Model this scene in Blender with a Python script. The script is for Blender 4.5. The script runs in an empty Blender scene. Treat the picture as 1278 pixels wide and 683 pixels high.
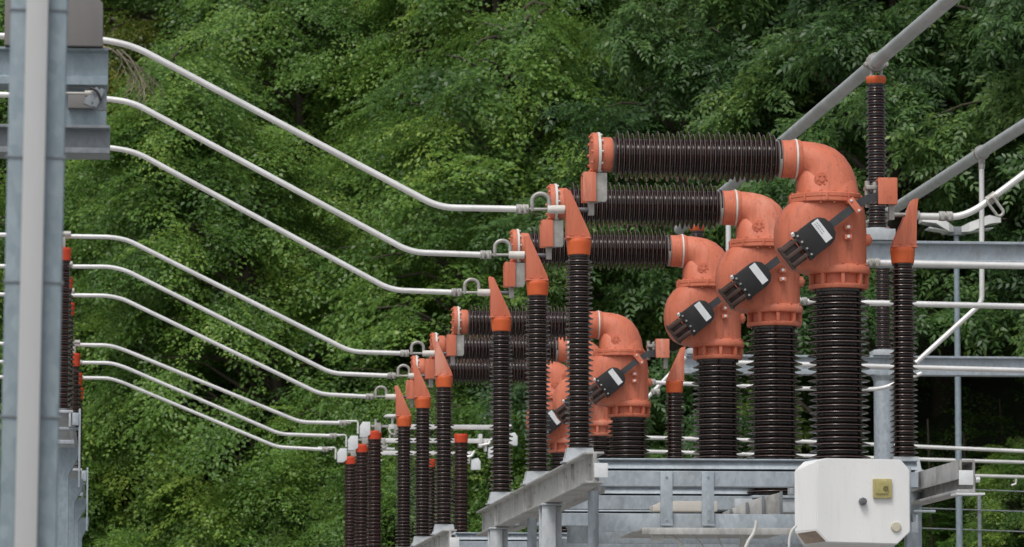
import bpy, bmesh, math, random
import numpy as np
from mathutils import Vector, Matrix

random.seed(7)
rng = np.random.default_rng(7)
SC = bpy.context.scene
COL = SC.collection
R = math.radians

# ------------------------------------------------------------------ camera
FPX = 5400.0                      # focal length in pixels of a 1278 px wide picture
VPX, VPY = 145.0, 885.0           # where lines running away from the camera meet
UNIT = 22.0                       # metres to the nearest breaker (depth 1)
CAM = Vector((0, 0, 1.65))
pitch = math.atan((VPY - 341.5) / FPX)
yaw = math.atan((639 - VPX) * math.cos(pitch) / FPX)
ca, sa, cb, sb = math.cos(yaw), math.sin(yaw), math.cos(pitch), math.sin(pitch)
RV = Vector((ca, -sa, 0)); FV = Vector((sa*cb, ca*cb, sb)); UV = Vector((-sa*sb, -ca*sb, cb))
def W(px, py, k=1.0):
    d = RV*((px-639)/FPX) + UV*((341.5-py)/FPX) + FV
    return CAM + d*(UNIT*k/d.y)
S1 = 1.0/(W(1049, 573).x - W(1048, 573).x)     # pixels per metre at depth 1
cam_d = bpy.data.cameras.new('camera'); cam = bpy.data.objects.new('camera', cam_d); COL.objects.link(cam)
cam_d.sensor_width = 36; cam_d.lens = 36*FPX/1278; cam_d.clip_end = 3000; cam_d.clip_start = .1
m = Matrix.Identity(4)
for i in range(3):
    m[i][0] = RV[i]; m[i][1] = UV[i]; m[i][2] = -FV[i]; m[i][3] = CAM[i]
cam.matrix_world = m
cam_d.dof.use_dof = True; cam_d.dof.focus_distance = 23.5; cam_d.dof.aperture_fstop = 11.0
SC.camera = cam

# ------------------------------------------------------------------ materials
def newmat(name):
    mt = bpy.data.materials.new(name); mt.use_nodes = True
    nt = mt.node_tree; b = nt.nodes['Principled BSDF']
    return mt, nt, b
def N(nt, t, **kw):
    n = nt.nodes.new(t)
    for k, v in kw.items(): setattr(n, k, v)
    return n
def ramp(nt, stops):
    r = N(nt, 'ShaderNodeValToRGB'); e = r.color_ramp.elements
    while len(e) < len(stops): e.new(.5)
    for el, (p, c) in zip(e, stops):
        el.position = p; el.color = (*c, 1)
    return r
def paint(name, cols, rough=.5, scale=6, metal=0, bump=.0, spec=.5, streak=False, fine=60, rr=.12, grime=None, gamt=.5):
    """Noise driven colour between a list of stops, with roughness variation and a fine bump."""
    mt, nt, b = newmat(name); L = nt.links
    tc = N(nt, 'ShaderNodeTexCoord'); mp = N(nt, 'ShaderNodeMapping')
    L.new(tc.outputs['Object'], mp.inputs[0])
    oi = N(nt, 'ShaderNodeObjectInfo'); ml = N(nt, 'ShaderNodeMath', operation='MULTIPLY'); ml.inputs[1].default_value = 37
    L.new(oi.outputs['Random'], ml.inputs[0]); L.new(ml.outputs[0], mp.inputs['Location'])
    if streak: mp.inputs['Scale'].default_value = (1, 1, .18)
    n1 = N(nt, 'ShaderNodeTexNoise'); n1.inputs['Scale'].default_value = scale; n1.inputs['Detail'].default_value = 8; n1.inputs['Roughness'].default_value = .65
    L.new(mp.outputs[0], n1.inputs['Vector'])
    rp = ramp(nt, cols); L.new(n1.outputs['Fac'], rp.inputs[0]); L.new(rp.outputs[0], b.inputs['Base Color'])
    if grime:
        m3 = N(nt, 'ShaderNodeMapping'); m3.inputs['Scale'].default_value = (34, 34, 3.2); L.new(tc.outputs['Object'], m3.inputs[0])
        m4 = N(nt, 'ShaderNodeVectorMath', operation='ADD'); L.new(m3.outputs[0], m4.inputs[0]); L.new(ml.outputs[0], m4.inputs[1])
        gn = N(nt, 'ShaderNodeTexNoise'); gn.inputs['Scale'].default_value = 1; gn.inputs['Detail'].default_value = 7; gn.inputs['Roughness'].default_value = .7; L.new(m4.outputs[0], gn.inputs['Vector'])
        gr = ramp(nt, [(.52, (0, 0, 0)), (.74, (gamt,)*3)]); L.new(gn.outputs['Fac'], gr.inputs[0])
        sp_ = N(nt, 'ShaderNodeTexNoise'); sp_.inputs['Scale'].default_value = 48; sp_.inputs['Detail'].default_value = 5; L.new(tc.outputs['Object'], sp_.inputs['Vector'])
        sr = ramp(nt, [(.62, (0, 0, 0)), (.72, (gamt*.8,)*3)]); L.new(sp_.outputs['Fac'], sr.inputs[0])
        mxx = N(nt, 'ShaderNodeMath', operation='MAXIMUM'); L.new(gr.outputs[0], mxx.inputs[0]); L.new(sr.outputs[0], mxx.inputs[1])
        gm = N(nt, 'ShaderNodeMix', data_type='RGBA'); L.new(mxx.outputs[0], gm.inputs[0]); L.new(rp.outputs[0], gm.inputs[6]); gm.inputs[7].default_value = (*grime, 1); L.new(gm.outputs[2], b.inputs['Base Color'])
    n2 = N(nt, 'ShaderNodeTexNoise'); n2.inputs['Scale'].default_value = fine; n2.inputs['Detail'].default_value = 4
    L.new(tc.outputs['Object'], n2.inputs['Vector'])
    mr = N(nt, 'ShaderNodeMapRange'); mr.inputs['To Min'].default_value = max(0, rough-rr); mr.inputs['To Max'].default_value = min(1, rough+rr)
    L.new(n1.outputs['Fac'], mr.inputs[0]); L.new(mr.outputs[0], b.inputs['Roughness'])
    b.inputs['Metallic'].default_value = metal; b.inputs['Specular IOR Level'].default_value = spec
    if bump:
        bp = N(nt, 'ShaderNodeBump'); bp.inputs['Strength'].default_value = bump; bp.inputs['Distance'].default_value = .003
        L.new(n2.outputs['Fac'], bp.inputs['Height']); L.new(bp.outputs[0], b.inputs['Normal'])
    return mt
def galv(name, a, c, scale=22, metal=.25, rough=.55, dirt=(.16, .15, .13), dirtamt=.5):
    """Hot dip galvanised steel: crystalline spangle, cloudy oxide and a little dirt."""
    mt, nt, b = newmat(name); L = nt.links
    tc = N(nt, 'ShaderNodeTexCoord'); mp = N(nt, 'ShaderNodeMapping'); mp.inputs['Scale'].default_value = (1, 1, .55)
    oi = N(nt, 'ShaderNodeObjectInfo'); ml = N(nt, 'ShaderNodeMath', operation='MULTIPLY'); ml.inputs[1].default_value = 23
    L.new(oi.outputs['Random'], ml.inputs[0]); L.new(ml.outputs[0], mp.inputs['Location'])
    L.new(tc.outputs['Object'], mp.inputs[0])
    v = N(nt, 'ShaderNodeTexVoronoi'); v.inputs['Scale'].default_value = scale; L.new(mp.outputs[0], v.inputs['Vector'])
    n = N(nt, 'ShaderNodeTexNoise'); n.inputs['Scale'].default_value = scale*.3; n.inputs['Detail'].default_value = 9; n.inputs['Roughness'].default_value = .7
    L.new(mp.outputs[0], n.inputs['Vector'])
    sp = N(nt, 'ShaderNodeSeparateColor'); L.new(v.outputs['Color'], sp.inputs[0])
    mx = N(nt, 'ShaderNodeMix', data_type='FLOAT'); mx.inputs[0].default_value = .72
    L.new(sp.outputs[0], mx.inputs[2]); L.new(n.outputs['Fac'], mx.inputs[3])
    rp = ramp(nt, [(.25, a), (.75, c)]); L.new(mx.outputs[0], rp.inputs[0])
    n3 = N(nt, 'ShaderNodeTexNoise'); n3.inputs['Scale'].default_value = 5; n3.inputs['Detail'].default_value = 10; n3.inputs['Roughness'].default_value = .75
    L.new(mp.outputs[0], n3.inputs['Vector'])
    r3 = ramp(nt, [(.5, (0, 0, 0)), (.75, (dirtamt,)*3)]); L.new(n3.outputs['Fac'], r3.inputs[0])
    m2 = N(nt, 'ShaderNodeMix', data_type='RGBA'); L.new(r3.outputs[0], m2.inputs[0]); L.new(rp.outputs[0], m2.inputs[6]); m2.inputs[7].default_value = (*dirt, 1)
    L.new(m2.outputs[2], b.inputs['Base Color'])
    mr = N(nt, 'ShaderNodeMapRange'); mr.inputs['To Min'].default_value = rough-.13; mr.inputs['To Max'].default_value = rough+.15
    L.new(mx.outputs[0], mr.inputs[0]); L.new(mr.outputs[0], b.inputs['Roughness'])
    b.inputs['Metallic'].default_value = metal
    bp = N(nt, 'ShaderNodeBump'); bp.inputs['Strength'].default_value = .12; bp.inputs['Distance'].default_value = .002
    L.new(n.outputs['Fac'], bp.inputs['Height']); L.new(bp.outputs[0], b.inputs['Normal'])
    return mt
M = {}
M['orange'] = paint('faded_orange_paint', [(.25, (.41, .11, .06)), (.42, (.555, .155, .086)), (.58, (.615, .185, .108)), (.74, (.68, .30, .215))], .52, 5, bump=.2, streak=True, spec=.35, grime=(.20, .075, .048), gamt=.6)
M['orange_new'] = paint('bright_orange_paint', [(.3, (.55, .09, .025)), (.7, (.66, .135, .038))], .45, 8, bump=.1, spec=.4, grime=(.25, .08, .04), gamt=.4)
M['red_cap'] = paint('red_cap_paint', [(.3, (.52, .05, .018)), (.7, (.62, .075, .025))], .45, 8, spec=.4)
M['porcelain'] = paint('brown_glazed_porcelain', [(.3, (.016, .0055, .004)), (.55, (.026, .009, .0065)), (.8, (.048, .022, .017))], .15, 7, bump=.04, spec=.6, rr=.07)
M['porcelain_grey'] = paint('dark_grey_brown_porcelain', [(.3, (.013, .0075, .0065)), (.55, (.021, .011, .009)), (.8, (.045, .029, .025))], .16, 7, bump=.04, spec=.6, rr=.07)
M['white_pipe'] = paint('pale_aluminium_tube', [(.3, (.62, .62, .605)), (.55, (.74, .74, .725)), (.8, (.79, .785, .77))], .36, 5, metal=.3, bump=.03, grime=(.45, .43, .39), gamt=.3)
M['alu'] = paint('weathered_aluminium', [(.3, (.26, .25, .23)), (.55, (.40, .39, .365)), (.8, (.54, .53, .50))], .5, 16, metal=.35, bump=.2)
M['bus_grey'] = paint('dull_grey_bus_tube', [(.3, (.36, .38, .385)), (.6, (.48, .50, .50)), (.8, (.56, .57, .57))], .45, 5, metal=.2, bump=.05)
M['galv'] = galv('galvanised_steel', (.28, .325, .36), (.43, .48, .52), 55)
M['galv_light'] = galv('pale_galvanised_steel', (.40, .43, .455), (.54, .57, .59), 45)
M['galv_blue'] = galv('spangled_blue_grey_steel', (.19, .245, .28), (.30, .365, .40), 60, dirtamt=.2)
M['galv_dirty'] = galv('dirty_galvanised_steel', (.36, .36, .35), (.54, .535, .52), 40, dirt=(.09, .075, .06), dirtamt=.8)
M['galv_dull'] = galv('dull_dark_galvanised_steel', (.17, .19, .21), (.26, .285, .305), 45)
M['cover'] = paint('grey_brown_painted_cover', [(.3, (.15, .145, .14)), (.7, (.21, .20, .195))], .6, 3, bump=.1, streak=True)
M['rim'] = paint('painted_sheen_on_shed_rims', [(.3, (.055, .036, .032)), (.55, (.095, .068, .061)), (.8, (.17, .135, .125))], .18, 9, spec=.6)  # glaze colour lightened at the rims, painting in the sky's reflection there
M['black'] = paint('black_housing', [(.3, (.008, .008, .009)), (.7, (.018, .018, .02))], .5, 12, bump=.1)
M['dark_bar'] = paint('dark_grey_insulated_bar', [(.3, (.025, .026, .029)), (.7, (.05, .052, .056))], .5, 12, bump=.1)
M['smoked'] = paint('smoked_brown_plastic', [(.3, (.035, .016, .011)), (.7, (.075, .04, .03))], .3, 9, spec=.6)
M['label'] = paint('white_label', [(.3, (.60, .62, .63)), (.7, (.72, .74, .75))], .5, 30)
M['ink'] = paint('faded_ink', [(.3, (.18, .19, .21)), (.7, (.26, .27, .29))], .6, 30)
M['seal'] = paint('pale_seal_ring', [(.3, (.55, .52, .48)), (.7, (.72, .69, .65))], .55, 14)
M['box'] = paint('pale_grey_enclosure_paint', [(.25, (.66, .67, .67)), (.6, (.75, .755, .75)), (.85, (.78, .78, .775))], .42, 2.5, bump=.04, streak=True, grime=(.5, .48, .43), gamt=.22)
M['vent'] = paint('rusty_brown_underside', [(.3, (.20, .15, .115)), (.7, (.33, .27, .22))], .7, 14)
M['gauge'] = paint('yellowed_clear_plastic', [(.35, (.30, .26, .09)), (.65, (.46, .41, .18))], .25, 12, spec=.6)
M['gauge_dark'] = paint('gauge_inside', [(.3, (.10, .09, .03)), (.7, (.22, .19, .08))], .5, 30)
M['beige'] = paint('aged_beige_plastic', [(.3, (.45, .42, .31)), (.7, (.58, .55, .44))], .5, 20, bump=.1)
M['knob'] = paint('grey_knob', [(.3, (.10, .105, .115)), (.7, (.17, .175, .185))], .5, 20)
M['cable'] = paint('white_cable_sheath', [(.3, (.55, .55, .52)), (.7, (.66, .66, .63))], .5, 14)
M['conduit'] = paint('beige_grey_conduit', [(.3, (.40, .41, .41)), (.7, (.49, .50, .50))], .5, 4, streak=True)
M['lamp'] = paint('pale_lamp_head', [(.3, (.42, .43, .42)), (.7, (.56, .57, .56))], .5, 10)
M['cream'] = paint('cream_tray', [(.3, (.62, .58, .51)), (.7, (.72, .69, .63))], .55, 6)
M['bark'] = paint('grey_brown_bark', [(.3, (.035, .028, .02)), (.7, (.09, .072, .052))], .85, 14, bump=.6, streak=True)
M['dead'] = paint('dead_grey_twig', [(.3, (.16, .13, .10)), (.7, (.28, .24, .19))], .8, 14)
M['gravel'] = paint('grey_gravel', [(.3, (.17, .16, .15)), (.5, (.26, .25, .235)), (.7, (.34, .33, .31))], .9, 9, bump=.8, fine=30)
M['soil'] = paint('forest_floor', [(.3, (.012, .016, .007)), (.55, (.024, .034, .012)), (.8, (.04, .048, .02))], .95, 3, bump=.8, fine=20)

def leafmat(name, stops, trans=.4):
    mt, nt, b = newmat(name); L = nt.links
    at = N(nt, 'ShaderNodeAttribute', attribute_name='tone')
    oi = N(nt, 'ShaderNodeObjectInfo')
    ad = N(nt, 'ShaderNodeMath', operation='MULTIPLY_ADD'); ad.inputs[1].default_value = .16; L.new(oi.outputs['Random'], ad.inputs[0]); L.new(at.outputs['Fac'], ad.inputs[2])
    sb_ = N(nt, 'ShaderNodeMath', operation='SUBTRACT'); sb_.inputs[1].default_value = .08; L.new(ad.outputs[0], sb_.inputs[0])
    rp = ramp(nt, stops); L.new(sb_.outputs[0], rp.inputs[0])
    L.new(rp.outputs[0], b.inputs['Base Color']); b.inputs['Roughness'].default_value = .42; b.inputs['Specular IOR Level'].default_value = .45
    tr = N(nt, 'ShaderNodeBsdfTranslucent'); hs = N(nt, 'ShaderNodeHueSaturation'); hs.inputs['Hue'].default_value = .485; hs.inputs['Value'].default_value = 1.5
    L.new(rp.outputs[0], hs.inputs['Color']); L.new(hs.outputs[0], tr.inputs[0])
    mx = N(nt, 'ShaderNodeMixShader'); mx.inputs[0].default_value = trans
    L.new(b.outputs[0], mx.inputs[1]); L.new(tr.outputs[0], mx.inputs[2])
    L.new(mx.outputs[0], nt.nodes['Material Output'].inputs['Surface'])
    return mt
M['leaf_a'] = leafmat('hornbeam_leaf', [(0, (.046, .108, .026)), (.35, (.108, .215, .044)), (.7, (.19, .33, .066)), (1, (.34, .46, .09))])
M['leaf_b'] = leafmat('ash_leaf', [(0, (.034, .080, .028)), (.45, (.085, .175, .052)), (.75, (.15, .26, .075)), (1, (.25, .36, .09))])
M['leaf_y'] = leafmat('yellowing_leaf', [(0, (.06, .10, .018)), (.5, (.12, .165, .025)), (.8, (.22, .22, .035)), (1, (.29, .20, .04))])
M['leaf_f'] = leafmat('fern_leaf', [(0, (.035, .095, .02)), (.5, (.065, .155, .03)), (1, (.13, .23, .04))], .4)

# ------------------------------------------------------------------ mesh helpers
class MB:
    def __init__(s): s.bm = bmesh.new()
    def _add(s, verts, faces):
        vs = [s.bm.verts.new(v) for v in verts]
        for f in faces:
            try: s.bm.faces.new([vs[i] for i in f])
            except ValueError: pass
        return s
    def box(s, c, d, rot=None, bev=.004, piv=None):
        t = bmesh.new(); bmesh.ops.create_cube(t, size=1)
        bmesh.ops.scale(t, vec=d, verts=t.verts)
        bev = min(bev, min(d)*.3)
        if bev > 0: bmesh.ops.bevel(t, geom=t.edges[:], offset=bev, segments=2, affect='EDGES', profile=.6)
        mt = Matrix.Translation(c)
        if rot is not None: mt = Matrix.Translation(c) @ rot.to_4x4()
        bmesh.ops.transform(t, matrix=mt, verts=t.verts)
        s.merge(t); return s
    def merge(s, t):
        me = bpy.data.meshes.new('tmp'); t.to_mesh(me); t.free(); s.bm.from_mesh(me); bpy.data.meshes.remove(me)
    def span(s, a, b, bev=.004):
        a, b = Vector(a), Vector(b)
        d = b-a; return s.box((a+b)/2, (abs(d.x), abs(d.y), abs(d.z)), bev=bev)
    def rings(s, rings, cap=True, closed=True):
        n = len(rings[0]); vs = []
        for r in rings: vs += r
        fs = []
        for i in range(len(rings)-1):
            for j in range(n):
                a = i*n+j; b = i*n+(j+1) % n
                fs.append((a, b, b+n, a+n))
        if cap:
            fs.append(tuple(range(n-1, -1, -1))); fs.append(tuple((len(rings)-1)*n+j for j in range(n)))
        s._add(vs, fs); return s
    def cyl(s, p0, p1, r0, r1=None, seg=20):
        r1 = r0 if r1 is None else r1
        return s.tube([p0, p1], [r0, r1], seg, bend=0)
    def tube(s, pts, r, seg=14, bend=.0, steps=6):
        pts = [Vector(p) for p in pts]
        rad = list(r) if isinstance(r, (list, tuple)) else None
        if bend > 0 and rad is None:
            out = [pts[0]]
            for i in range(1, len(pts)-1):
                a, p, b = pts[i-1], pts[i], pts[i+1]
                la, lb = (a-p).length, (b-p).length
                q = min(bend, la*.48, lb*.48)
                s0 = p+(a-p).normalized()*q; s1 = p+(b-p).normalized()*q
                for t in range(steps+1):
                    t /= steps; out.append(s0*(1-t)**2+p*2*t*(1-t)+s1*t*t)
            out.append(pts[-1]); pts = out
        if rad is None: rad = [r]*len(pts)
        rings = []; up = None
        for i, p in enumerate(pts):
            d = (pts[min(i+1, len(pts)-1)]-pts[max(i-1, 0)]).normalized()
            if up is None: up = Vector((0, 1, 0)) if abs(d.y) < .9 else Vector((0, 0, 1))
            u = (up-d*up.dot(d)).normalized(); v = d.cross(u); up = u
            rings.append([p+(u*math.cos(2*math.pi*j/seg)+v*math.sin(2*math.pi*j/seg))*rad[i] for j in range(seg)])
        return s.rings(rings)
    def lathe(s, prof, o=(0, 0, 0), axis='Z', seg=32):
        o = Vector(o); rings = []
        for r, h in prof:
            ring = []
            for j in range(seg):
                a = 2*math.pi*j/seg; c, q = r*math.cos(a), r*math.sin(a)
                ring.append(o+(Vector((c, q, h)) if axis == 'Z' else Vector((h, c, q)) if axis == 'X' else Vector((c, h, -q))))
            rings.append(ring)
        return s.rings(rings)
    def prism(s, poly, y0, y1, bev=.003):
        """poly in x-z, extruded in y"""
        t = bmesh.new()
        a = [t.verts.new((x, y0, z)) for x, z in poly]; b = [t.verts.new((x, y1, z)) for x, z in poly]
        n = len(poly); t.faces.new(a); t.faces.new(b[::-1])
        for i in range(n): t.faces.new((a[i], b[i], b[(i+1) % n], a[(i+1) % n]))
        bmesh.ops.recalc_face_normals(t, faces=t.faces[:])
        if bev: bmesh.ops.bevel(t, geom=t.edges[:], offset=bev, segments=2, affect='EDGES', profile=.6)
        s.merge(t); return s
    def prof_y(s, poly, y0, y1): return s.prism(poly, y0, y1, .002)
    def prof_x(s, poly, x0, x1, bev=.002):
        """poly in y-z, extruded in x"""
        t = MB(); t.prism(poly, 0, 1, 0)
        for v in t.bm.verts: v.co = (x0+(x1-x0)*v.co.y, v.co.x, v.co.z)
        bmesh.ops.recalc_face_normals(t.bm, faces=t.bm.faces[:])
        if bev: bmesh.ops.bevel(t.bm, geom=t.bm.edges[:], offset=bev, segments=1, affect='EDGES')
        s.merge(t.bm); return s
    def bolts(s, c, r, n, axis, hr, hh, ph=0):
        c = Vector(c)
        for i in range(n):
            a = 2*math.pi*i/n+ph; u, v = r*math.cos(a), r*math.sin(a)
            if axis == 'X': p = c+Vector((0, u, v)); q = p+Vector((hh, 0, 0))
            elif axis == 'Y': p = c+Vector((u, 0, v)); q = p+Vector((0, hh, 0))
            else: p = c+Vector((u, v, 0)); q = p+Vector((0, 0, hh))
            s.cyl(p, q, hr, seg=6)
        return s
    def build(s, name, mat, parent=None, loc=None, sharp=38, smooth=True):
        bmesh.ops.recalc_face_normals(s.bm, faces=s.bm.faces[:])
        me = bpy.data.meshes.new(name); s.bm.to_mesh(me); s.bm.free()
        me.materials.append(mat if not isinstance(mat, str) else M[mat])
        if smooth:
            me.polygons.foreach_set('use_smooth', [True]*len(me.polygons)); me.set_sharp_from_angle(angle=R(sharp))
        o = bpy.data.objects.new(name, me); COL.objects.link(o)
        if parent is not None: o.parent = parent
        if loc is not None: o.location = loc
        return o
def thing(name, label, cat, loc=(0, 0, 0), group=None):
    o = bpy.data.objects.new(name, None); COL.objects.link(o); o.location = loc; o.empty_display_size = .1
    return tag(o, label, cat, group)
def tag(o, label, cat, group=None):
    o['label'] = label; o['category'] = cat
    if group: o['group'] = group
    return o
def struct(o): o['kind'] = 'structure'; return o
def dup(root, loc, label):
    r = root.copy(); COL.objects.link(r); r.location = loc; r['label'] = label
    for ch in root.children:
        c = ch.copy(); COL.objects.link(c); c.parent = r
        for g in ch.children:
            d = g.copy(); COL.objects.link(d); d.parent = c
    return r
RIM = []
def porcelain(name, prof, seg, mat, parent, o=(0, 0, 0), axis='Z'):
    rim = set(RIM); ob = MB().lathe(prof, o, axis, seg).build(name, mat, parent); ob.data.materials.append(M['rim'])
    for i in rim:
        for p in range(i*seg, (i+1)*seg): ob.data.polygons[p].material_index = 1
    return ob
def sheds(r_core, r_big, r_small, length, pitch, z0=0, lip=.35):
    """Profile of a porcelain body: alternating large and small rain sheds."""
    prof = [(r_core*1.12, z0), (r_core*1.12, z0+pitch*.4), (r_core, z0+pitch*.5)]
    RIM.clear(); n = int((length-pitch)/pitch); z = z0+pitch*.6; p = (length-pitch*1.2)/n
    for i in range(n):
        r = r_big if i % 2 == 0 else r_small
        w = r-r_core; e = min(p*.11, .0026)
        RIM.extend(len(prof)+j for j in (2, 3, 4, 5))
        prof += [(r_core, z+p*.02), (r_core+w*.45, z+p*.08), (r-e*1.2, z+p*.13), (r-e*.3, z+p*.13+e*.3), (r, z+p*.13+e), (r-e*.3, z+p*.13+e*1.7), (r-e*1.2, z+p*.13+e*2),
                 (r_core+w*.5, z+p*.46), (r_core+w*.15, z+p*.62), (r_core, z+p*.74)]
        z += p
    prof += [(r_core, z+pitch*.1), (r_core*1.12, z+pitch*.2), (r_core*1.12, z0+length)]
    return prof
def q(n): return n/S1               # a length read at depth 1, in metres
DY = UNIT

# ------------------------------------------------------------------ circuit breaker
ROW1 = (1.0, 1.10, 1.206); ROW2 = (1.42, 1.52, 1.62)
def make_breaker(label):
    ox, oz = 1048, 598
    X = lambda px: (px-ox)/S1
    Z = lambda py: (oz-py)/S1
    t = thing('circuit_breaker', label, 'circuit breaker', W(ox, oz, 1.0), 'orange circuit breakers in two rows')
    # support porcelain
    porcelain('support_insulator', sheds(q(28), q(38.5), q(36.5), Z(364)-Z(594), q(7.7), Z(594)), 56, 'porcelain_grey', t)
    MB().box((0, 0, Z(596)), (q(74), q(74), q(4))).build('base_plate', 'galv', t)
    # lower flange with pockets
    b = MB()
    b.lathe([(q(33), Z(346)), (q(39), Z(345)), (q(40), Z(343)), (q(39), Z(337)), (q(36), Z(334)), (q(34), Z(334))], seg=40)
    b.lathe([(q(30), Z(364)), (q(36), Z(363.5)), (q(37.5), Z(361)), (q(37.5), Z(358.5)), (q(31), Z(357)), (q(31), Z(345.5))], seg=40)
    for i in range(9):
        a = 2*math.pi*(i+.5)/9+.17
        b.box((q(34.6)*math.cos(a), q(34.6)*math.sin(a), Z(351.5)), (q(6.2), q(4.6), q(14.5)), Matrix.Rotation(a, 3, 'Z'), bev=q(.8))
    b.bolts((0, 0, Z(334.4)), q(36.4), 12, 'Z', q(1.8), q(2.2))
    b.build('lower_flange', 'orange', t)
    # tank : loft of ellipses, bulging to the left
    b = MB(); rings = []
    for py, xl, xr, ry in [(345, 1011, 1080, 33), (343, 1004, 1082, 34), (340, 991, 1083, 34.5), (335, 982, 1083, 35), (329, 976.5, 1083, 35.5), (321, 972, 1083, 36.5), (311, 969, 1083, 37.5), (301, 968, 1083, 38),
                           (291, 968.5, 1083, 38.5), (281, 970.5, 1082.5, 38.5), (273, 973.5, 1082, 38.5), (266, 978, 1081, 38.5), (261, 982, 1080, 38), (257.5, 986, 1079.5, 37.5), (255, 990, 1079, 37)]:
        cx = (xl+xr)/2; rx = (xr-xl)/2; ring = []
        for j in range(48):
            c_, s_ = math.cos(2*math.pi*j/48), math.sin(2*math.pi*j/48); e_ = 2/2.5
            ring.append((X(cx)+q(rx)*math.copysign(abs(c_)**e_, c_), q(ry)*math.copysign(abs(s_)**e_, s_), Z(py)))
        rings.append(ring)
    b.rings(rings)
    b.bolts((X(1054), -q(37.5), Z(290)), 0, 1, 'Y', q(2.6), -q(3)); b.bolts((X(1054), -q(37.5), Z(302)), 0, 1, 'Y', q(2.6), -q(3))
    tank = b.build('tank', 'orange', t, sharp=50)
    for py in (290, 302):
        b = MB(); b.box((X(1054), -q(40.2), Z(py)), (q(9), q(4.5), q(6)), bev=q(.7)); b.build('lug', 'orange', tank)
        b = MB(); b.cyl((X(1054), -q(42.3), Z(py-.5)), (X(1054), -q(44), Z(py-.5)), q(2), seg=8); b.build('lug_screw', 'label', tank)
    b = MB(); b.cyl((X(1080), -q(8), Z(302)), (X(1087), -q(8), Z(302)), q(8), q(7)); b.cyl((X(1087), -q(8), Z(302)), (X(1089), -q(8), Z(302)), q(3.4)); b.build('drain_plug', 'orange', tank)
    # rim flange, split line and bolts
    b = MB(); b.lathe([(q(40), Z(258)), (q(45), Z(257.6)), (q(46), Z(256.5)), (q(46), Z(252.6)), (q(45), Z(252.2)), (q(45), Z(251.8)), (q(46), Z(251.2)), (q(46), Z(247)), (q(44.6), Z(246)), (q(38), Z(246))], (X(1032.5), 0, 0), seg=44)
    b.bolts((X(1032.5), 0, Z(246.2)), q(42), 16, 'Z', q(2), q(2.4), .1); b.bolts((X(1032.5), 0, Z(257.8)), q(42), 16, 'Z', q(2), -q(2), .1)
    for i in range(10):
        a = 2*math.pi*i/10+.2
        b.box((X(1032.5)+q(46)*math.cos(a), q(46)*math.sin(a), Z(252)), (q(2.5), q(3), q(9.5)), Matrix.Rotation(a, 3, 'Z'), bev=q(.5))
    b.build('rim_flange', 'orange', t)
    # elbow : rings between an inner and an outer edge point
    pairs = [((1000, 178.5), (1000, 223.5)), ((1008, 178.8), (1004, 224.5)), ((1019, 180), (1005, 226)), ((1032, 182.5), (1004, 228)), ((1045, 188), (1002, 231)), ((1056, 197), (1000, 235)), ((1065, 210), (998.5, 239)), ((1071, 225), (997.5, 242.5)), ((1074, 240), (997, 246)), ((1075, 248), (997, 250))]
    b = MB(); rings = []
    for i, (o_, i_) in enumerate(pairs):
        po = Vector((X(o_[0]), 0, Z(o_[1]))); pi = Vector((X(i_[0]), 0, Z(i_[1]))); c = (po+pi)/2; h = (po-pi)/2
        ry = q(22.5+(38-22.5)*(i/(len(pairs)-1))**1.1)
        rings.append([c+h*math.cos(2*math.pi*j/40)+Vector((0, ry*math.sin(2*math.pi*j/40), 0)) for j in range(40)])
    b.rings(rings)
    def ell(xl, xr, ry, py): return [(X((xl+xr)/2)+q((xr-xl)/2)*math.copysign(abs(math.cos(2*math.pi*j/48))**.72, math.cos(2*math.pi*j/48)), q(ry)*math.copysign(abs(math.sin(2*math.pi*j/48))**.72, math.sin(2*math.pi*j/48)), Z(py)) for j in range(48)]
    b.rings([ell(996.5, 1074, 37, 248), ell(996.5, 1072, 34, 238), ell(997, 1069, 30.5, 229), ell(997.5, 1066, 26, 221), ell(998.5, 1062, 20, 214), ell(1000, 1058, 12, 208)])
    elbow = b.build('elbow', 'orange', t, sharp=55)
    b = MB(); b.cyl((X(1023), -q(5), Z(229)), (X(1023), -q(31.6), Z(230)), q(9)); b.cyl((X(1023), -q(31.5), Z(230)), (X(1023), -q(33), Z(230)), q(7.8)); b.cyl((X(1023), -q(32.9), Z(230)), (X(1023), -q(34.2), Z(230)), q(3)); b.bolts((X(1023), -q(32.8), Z(230)), q(5.7), 6, 'Y', q(1.2), -q(1.8)); b.build('inspection_cover', 'orange', elbow)
    b = MB()
    b.lathe([(q(22), X(977)), (q(23.5), X(978)), (q(23.5), X(990)), (q(24.5), X(991)), (q(24.5), X(993.5)), (q(22), X(993.6))], (0, 0, Z(201)), 'X', 40)
    b.lathe([(q(22), X(996.4)), (q(24.5), X(996.5)), (q(24.5), X(999)), (q(23), X(1002))], (0, 0, Z(201)), 'X', 40)
    b.bolts((X(990), 0, Z(201)), q(21.8), 12, 'X', q(1.7), -q(2.2)); b.bolts((X(999), 0, Z(201)), q(22.3), 12, 'X', q(1.6), q(2.5))
    b.build('elbow_flange', 'orange', t)
    b = MB(); b.lathe([(q(21), X(993.7)), (q(25.3), X(993.8)), (q(25.3), X(996.2)), (q(21), X(996.3))], (0, 0, Z(201)), 'X', 40); b.build('seal_ring', 'seal', t)
    # horizontal porcelain
    porcelain('horizontal_insulator', sheds(q(21), q(31.5), q(28.5), X(976)-X(767), q(6.25), X(767)), 48, 'porcelain', t, (0, 0, Z(199.5)), 'X')
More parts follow.
